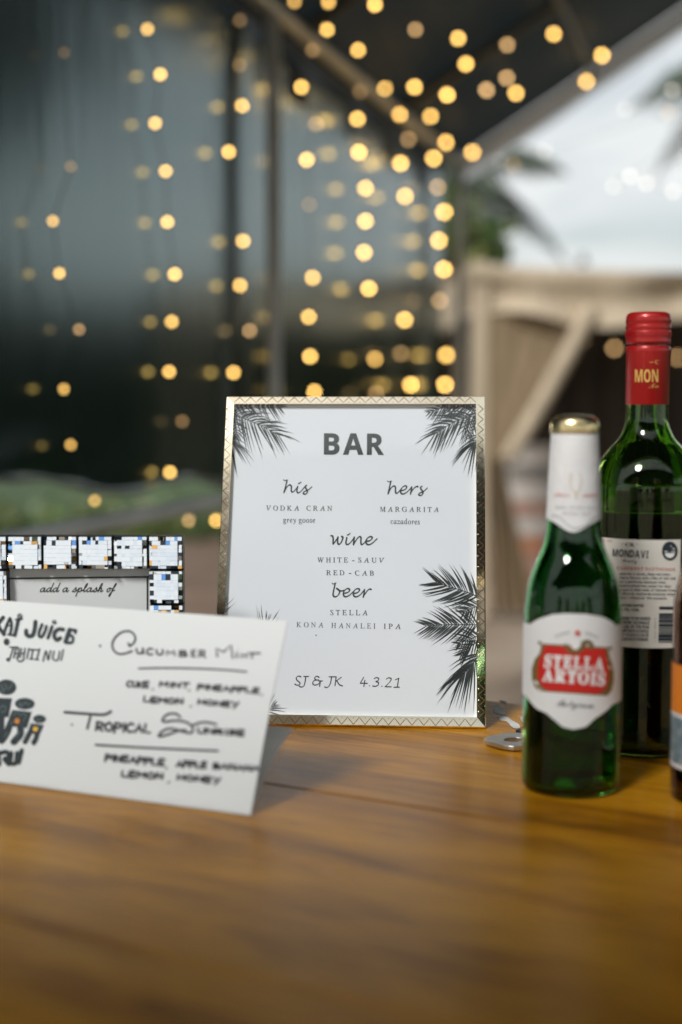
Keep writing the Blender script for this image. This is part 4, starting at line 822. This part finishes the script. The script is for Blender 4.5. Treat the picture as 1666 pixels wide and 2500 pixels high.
le.polys(zt_('STELLA', 370, 930, 1285, 985, 195, style='serifbold', off=.03, track=.03), fm_); le.polys(zt_('ARTOIS', 340, 1140, 1300, 1215, 195, style='serifbold', off=.03, track=.0), fm_)
le.build('banner_lettering', M_whiteink, beer)
le = MB(); le.polys(zt_('Belgium', 560, 1530, 1130, 1560, 120, style='script', off=-.006), fh); le.polys(zt_('ANNO', 530, 480, 760, 410, 34, style='serifbold', track=.1), fh); le.polys(zt_('1366', 1000, 415, 1190, 490, 34, track=.1), fh)
le.build('label_lettering', M_grey, beer)
st = MB(); st.polys(zoomed([[Vector((882 + r * math.sin(a), 412 - r * math.cos(a))) for a, r in [(k * math.pi / 5, 62 if k % 2 == 0 else 28) for k in range(10)]]], *zl), fh); st.build('red_star', M_red, beer)
zn = (1200, 950, 2.2408); nk = MB(); fn_ = cyl(bc, lambda z: bf(z) + .0004, .0004)
nk.polys(zoomed(text_px('STELLA', 345, 588, 430, 589, 20, 'serifbold', .0, .03) + text_px('ARTOIS', 500, 590, 583, 590, 20, 'serifbold', .0, .03), *zn), fn_); nk.build('foil_lettering', M_pinkink, beer)
nk = MB(); nk.polys(zoomed(ribbon([(440, 460), (432, 500), (440, 545), (458, 565), (462, 600)], 5) + ribbon([(485, 460), (492, 500), (484, 545), (468, 565), (462, 600)], 5), *zn), fn_); nk.build('foil_emblem', mat('pale_gold_ink', (.62, .50, .32), .4), beer)
nk = MB(); nk.polys(zoomed(ribbon([(330, 690), (375, 700), (420, 745), (465, 760), (515, 745), (555, 705), (598, 690)], 7), *zn) + zoomed(text_px('BEER OF BELGIUM', 350, 652, 580, 655, 12), *zn) + zoomed(text_px('SINCE 1366', 385, 684, 545, 686, 12), *zn), fn_); nk.build('foil_trim', mat('silver_ink', (.45, .46, .48), .4), beer)

# ---- wine bottle
wc = on_table(1567, 1822); wc.z = TZ
wo = ring([(30, 0), (35.5, 1.2), (37.4, 6), (37.5, 30), (37.5, 100), (37.5, 172), (36.6, 184), (32.6, 196), (25.5, 206), (19.2, 213), (15.6, 221), (14.4, 231), (14.2, 262), (14.0, 292)]); wo = [(r * k, z * k * 1.0115) for r, z in wo]; wf = interp(wo)
wine = thing('wine_bottle', wc, 'dark green wine bottle with red screw cap and cream back label', 'bottle')
bottle_glass('glass_body', wc, wo, .003, M_gwine, wine); liquid(wc, wo, .003, .010, .164, M_redwine, wine)
cpp = [(.01455, .236), (.0148, .2365), (.0148, .2705), (.0150, .2712), (.0152, .2745), (.0146, .2752), (.0140, .2756), (.0140, .2766), (.0152, .2770), (.0153, .2785), (.0150, .2800), (.0153, .2815), (.0153, .2850), (.0148, .2858), (.0153, .2866), (.0153, .2890), (.0148, .2898), (.0153, .2906), (.0152, .2945), (.0144, .2968), (.0125, .2980), (1e-5, .2984)]
cpp = [(r, z * 1.0115) for r, z in cpp]; cpm = MB(); cpm.lathe(wc, cpp, 64); cpm.build('screw_cap', noisy('red_cap_metal', (.36, .008, .009), (.43, .013, .012), 30, .34, metal=.25, Coat_Weight=.4, Coat_Roughness=.15), wine, True)
kn = MB()
for i in range(90):
    a_ = 2 * math.pi * i / 90; r = .01545; c_, s_ = math.cos(a_), math.sin(a_); kn.box((wc.x + r * c_, wc.y + r * s_, TZ + .2866), (.0005, .0005, .0028), Matrix.Rotation(a_, 3, 'Z'))
kn.build('cap_knurling', bpy.data.materials['red_cap_metal'], wine)
wb_ = math.atan2(CAM.y - wc.y, CAM.x - wc.x)
def wth(x, y):
    p = cyl(wc, wf, .0003)(x, y); th = math.atan2(p.y - wc.y, p.x - wc.x) - wb_; return (th + math.pi) % (2 * math.pi) - math.pi
thr = wth(1660, 1450); zt0 = cyl(wc, wf, .0003)(1570, 1318).z - TZ; zb0 = cyl(wc, wf, .0003)(1570, 1582).z - TZ
arc_patch(wc, wf, thr - 1.75, thr, lambda t: zb0, lambda t: zt0, .0003, 60, 6).build('back_label', M_lab2, wine, True)
zw = (1450, 1290, 7.13); wmap = cyl(wc, wf, .0006)
def wt_(s, x0, y0, x1, y1, h, **kw): return text_px(s, 1450 + x0 / 7.13, 1290 + y0 / 7.13, 1450 + x1 / 7.13, 1290 + y1 / 7.13, h / 7.13, **kw)
wl = MB()
wl.polys(wt_('CK', 548, 305, 710, 308, 58, style='serifbold', off=.01), wmap); wl.polys(zoomed(ribbon([(480, 272), (520, 272)], 6) + ribbon([(735, 275), (775, 276)], 6), *zw), wmap)
wl.polys(wt_('MONDAVI', 325, 487, 950, 520, 130, style='bold', track=.06), wmap); wl.polys(wt_('Family', 490, 580, 750, 600, 62, style='script', off=-.004), wmap)
for i, (s, e) in enumerate((('wine has a classic, deep red color,', 1340), ('cherry flavors with a hint of oak and', 1420), ('for a perfectly balanced wine.', 1260), ('hand-crafted fine wines for that', 1345), ('grapes at their peak of ripeness from', 1425), ('California vineyards creating what', 1410), ('they - whatever the occasion.', 1280))):
    wl.polys(wt_(s, 440, 808 + 69 * i, e, 818 + 69.5 * i, 44, style='sans', off=.012), wmap)
wl.polys(wt_('CONTAINS SULFITES', 440, 1358, 870, 1368, 46, style='bold'), wmap); wl.polys(wt_('13% VOL. 750ML', 440, 1432, 790, 1440, 46, style='bold'), wmap)
for i, s in enumerate(('ACCORDING TO THE SURGEON', 'NOT DRINK ALCOHOLIC', 'BECAUSE OF THE RISK', 'CONSUMPTION OF ALCOHOLIC', 'ABILITY TO DRIVE A CAR OR', 'MAY CAUSE HEALTH PROBLEMS')):
    wl.polys(wt_(s, 380, 1590 + 72 * i, 985 - 8 * i, 1598 + 72.5 * i, 54, style='bold'), wmap)
rg = random.Random(4); yb = 1360
for hb, dk in ((22, .5), (30, .8), (26, 0), (38, 0), (36, 1), (8, 0), (22, 1), (10, 0), (26, 1), (12, 0), (46, 1), (12, 0), (10, 1), (10, 0), (46, 1), (14, 0), (18, .6), (14, 0), (12, .8), (12, 0), (12, 1), (14, 0), (18, .8), (12, 0), (64, 1), (8, 0), (46, 1), (16, 0), (14, .8)):
    if dk:
        xs0 = 1140 - (yb - 1360) * .03
        for j in range(4): wl.polys(zoomed([[Vector((xs0 + 60 * j, yb)), Vector((xs0 + 60 * (j + 1), yb)), Vector((xs0 + 60 * (j + 1), yb + hb)), Vector((xs0 + 60 * j, yb + hb))]], *zw), wmap)
    yb += hb
for j, c in enumerate('0 85000 02146 7'):
    if c != ' ': wl.polys(zoomed([[Vector((q.y * 42 + 1055, 1575 + j * 27 + q.x * 34)) for q in p] for p in glyph(c, 'bold')], *zw), wmap)
wl.build('label_lettering', mat('navy_ink', (.018, .030, .042), .5), wine)
wr = MB(); wr.polys(wt_('CABERNET SAUVIGNON', 400, 712, 1415, 738, 50, style='serifbold', off=.02, track=.07), wmap); wr.polys(wt_('VI. 750ML', 150, 225, 320, 232, 32, style='bold'), wmap); wr.build('red_lettering', M_pinkink, wine)
em = MB(); em.polys(zoomed(disc(1325, 392, 138, 165, 28), *zw), wmap); em.build('round_seal', bpy.data.materials['navy_ink'], wine)
em = MB(); w2 = cyl(wc, wf, .0009)
em.polys(zoomed([[Vector((1325 + 85 * math.cos(a), 430 + 85 * math.sin(a))) for a in [math.pi * k / 12 for k in range(13)]]] + [[Vector(q) for q in P] for P in ([(1225, 395), (1290, 398), (1290, 412), (1230, 410)], [(1345, 398), (1420, 402), (1418, 415), (1345, 412)], [(1365, 345), (1415, 350), (1415, 365), (1365, 360)])] + disc(1345, 312, 10), *zw), w2); em.build('seal_print', M_whiteink, wine)
cl_ = MB(); wcf = cyl(wc, lambda z: .0148, .0003); zp = (1466, 730, 3.92)
cl_.polys(zoomed(text_px('MON', 332, 795, 555, 795, 122, 'bold', .0, .06) + text_px('DAVI', 580, 790, 800, 790, 122, 'bold', .0, .06)[:0] + ribbon([(470, 605), (510, 605)], 5) + text_px('C', 525, 622, 560, 622, 40, 'serifbold') + text_px('Fa', 465, 855, 560, 850, 50, 'script', -.01), *zp), wcf)
cl_.build('cap_lettering', mat('yellow_gold_ink', (.72, .45, .12), .35, .3), wine)

# ---- amber bottle at the right edge
ac = on_table(1762, 1946); ac.z = TZ
ao = ring([(24, 0), (28.8, 1.2), (30.6, 5), (30.6, 60), (30.6, 112), (29.6, 124), (26, 140), (20, 158), (16.2, 174), (14.6, 196), (13.4, 226)]); ao = [(r * k, z * k) for r, z in ao]; af = interp(ao)
ale = thing('ale_bottle', ac, 'dark amber beer bottle with orange label cut off by the right edge', 'bottle')
bottle_glass('glass_body', ac, ao, .0026, M_gamb, ale); liquid(ac, ao, .0026, .007, .19, M_ale, ale)
lz = [cyl(ac, af, .0003)(1660, y).z - TZ for y in (1624, 1744, 1752, 1868, 1878)]
arc_patch(ac, af, -2.2, 1.9, lambda t: lz[1], lambda t: lz[0], .0003, 60, 3).build('orange_label', noisy('orange_label_ink', (.72, .20, .010), (.82, .27, .015), 14, .45), ale, True)
arc_patch(ac, af, -2.2, 1.9, lambda t: lz[2] - .0001, lambda t: lz[1] - .0001, .0003, 60, 1).build('white_label_band', M_lab, ale, True)
arc_patch(ac, af, -2.2, -.78, lambda t: lz[3], lambda t: lz[2] - .0002, .0003, 30, 3).build('slate_label_panel', noisy('slate_ink', (.10, .16, .20), (.30, .36, .38), 120, .45), ale, True)
arc_patch(ac, af, -.78, 1.9, lambda t: lz[3], lambda t: lz[2] - .0002, .0003, 30, 3).build('orange_label', bpy.data.materials['orange_label_ink'], ale, True)
arc_patch(ac, af, -2.2, 1.9, lambda t: lz[4], lambda t: lz[3] - .0001, .0003, 60, 1).build('white_label_band', M_lab, ale, True)
MB().lathe(ac, [(.0132, .222), (.0158, .223), (.0150, .229), (.0125, .2315), (1e-5, .2318)], 42).build('crown_cap', M_cap, ale, True)

# ================================================================== BOTTLE OPENER
ho = Vector(on_table(1257, 1820)); od = Vector((.80, .60, 0)).normalized(); on_ = Vector((-od.y, od.x, 0))
opn = thing('bottle_opener', ho, 'flat steel bottle opener with black edge lying behind the beer bottle', 'bottle opener')
def slab(outline, hole, z0, z1, name, m):
    b = MB(); n = len(outline)
    def pt(q, z): p = ho + od * q[0] + on_ * q[1]; return Vector((p.x, p.y, TZ + z))
    if hole is None: b.add([pt(q, z0) for q in outline] + [pt(q, z1) for q in outline], [tuple(range(n))[::-1], tuple(range(n, 2 * n))] + [(i, (i + 1) % n, n + (i + 1) % n, n + i) for i in range(n)])
    else:
        V = [pt(q, z) for z in (z0, z1) for q in outline] + [pt(q, z) for z in (z0, z1) for q in hole]
        F = []
        for i in range(n):
            j = (i + 1) % n; F += [(i, j, n + j, n + i), (2 * n + j, 2 * n + i, 3 * n + i, 3 * n + j), (n + i, n + j, 3 * n + j, 3 * n + i), (j, i, 2 * n + i, 2 * n + j)]
        b.add(V, F)
    return bevel(b.build(name, m, opn), .0004, 2)
M_steel = noisy('brushed_steel', (.62, .63, .63), (.74, .75, .75), 90, .32, metal=1.0, stretch=(.1, 2, 2))
N_ = 40; hx, hr = -.001, .0058
head = []
for i in range(N_):
    a_ = 2 * math.pi * i / N_; c_, s_ = math.cos(a_), math.sin(a_); sc_ = (abs(c_) ** 3 + abs(s_) ** 3) ** (-1 / 3); head.append((.0 + .019 * c_ * sc_, .0185 * s_ * sc_))
slab(head, [(hx + hr * 1.35 * math.cos(2 * math.pi * i / N_), hr * math.sin(2 * math.pi * i / N_)) for i in range(N_)], .0015, .0045, 'opener_head', M_steel)
slab([(.0195, -.016), (.0195, .016), (.080, .0135), (.086, .008), (.086, -.008), (.080, -.0135)], None, .0015, .0045, 'handle', M_steel)
slab([(.0185, -.0185), (.0185, .0185), (.0212, .0188), (.0212, -.0188)], None, .0008, .0052, 'black_band', mat('black_rubber', (.012, .014, .02), .5))
slab([(.0212, .016), (.0212, .0190), (.082, .0160), (.082, .0136)], None, .0008, .0052, 'black_edge', bpy.data.materials['black_rubber'])
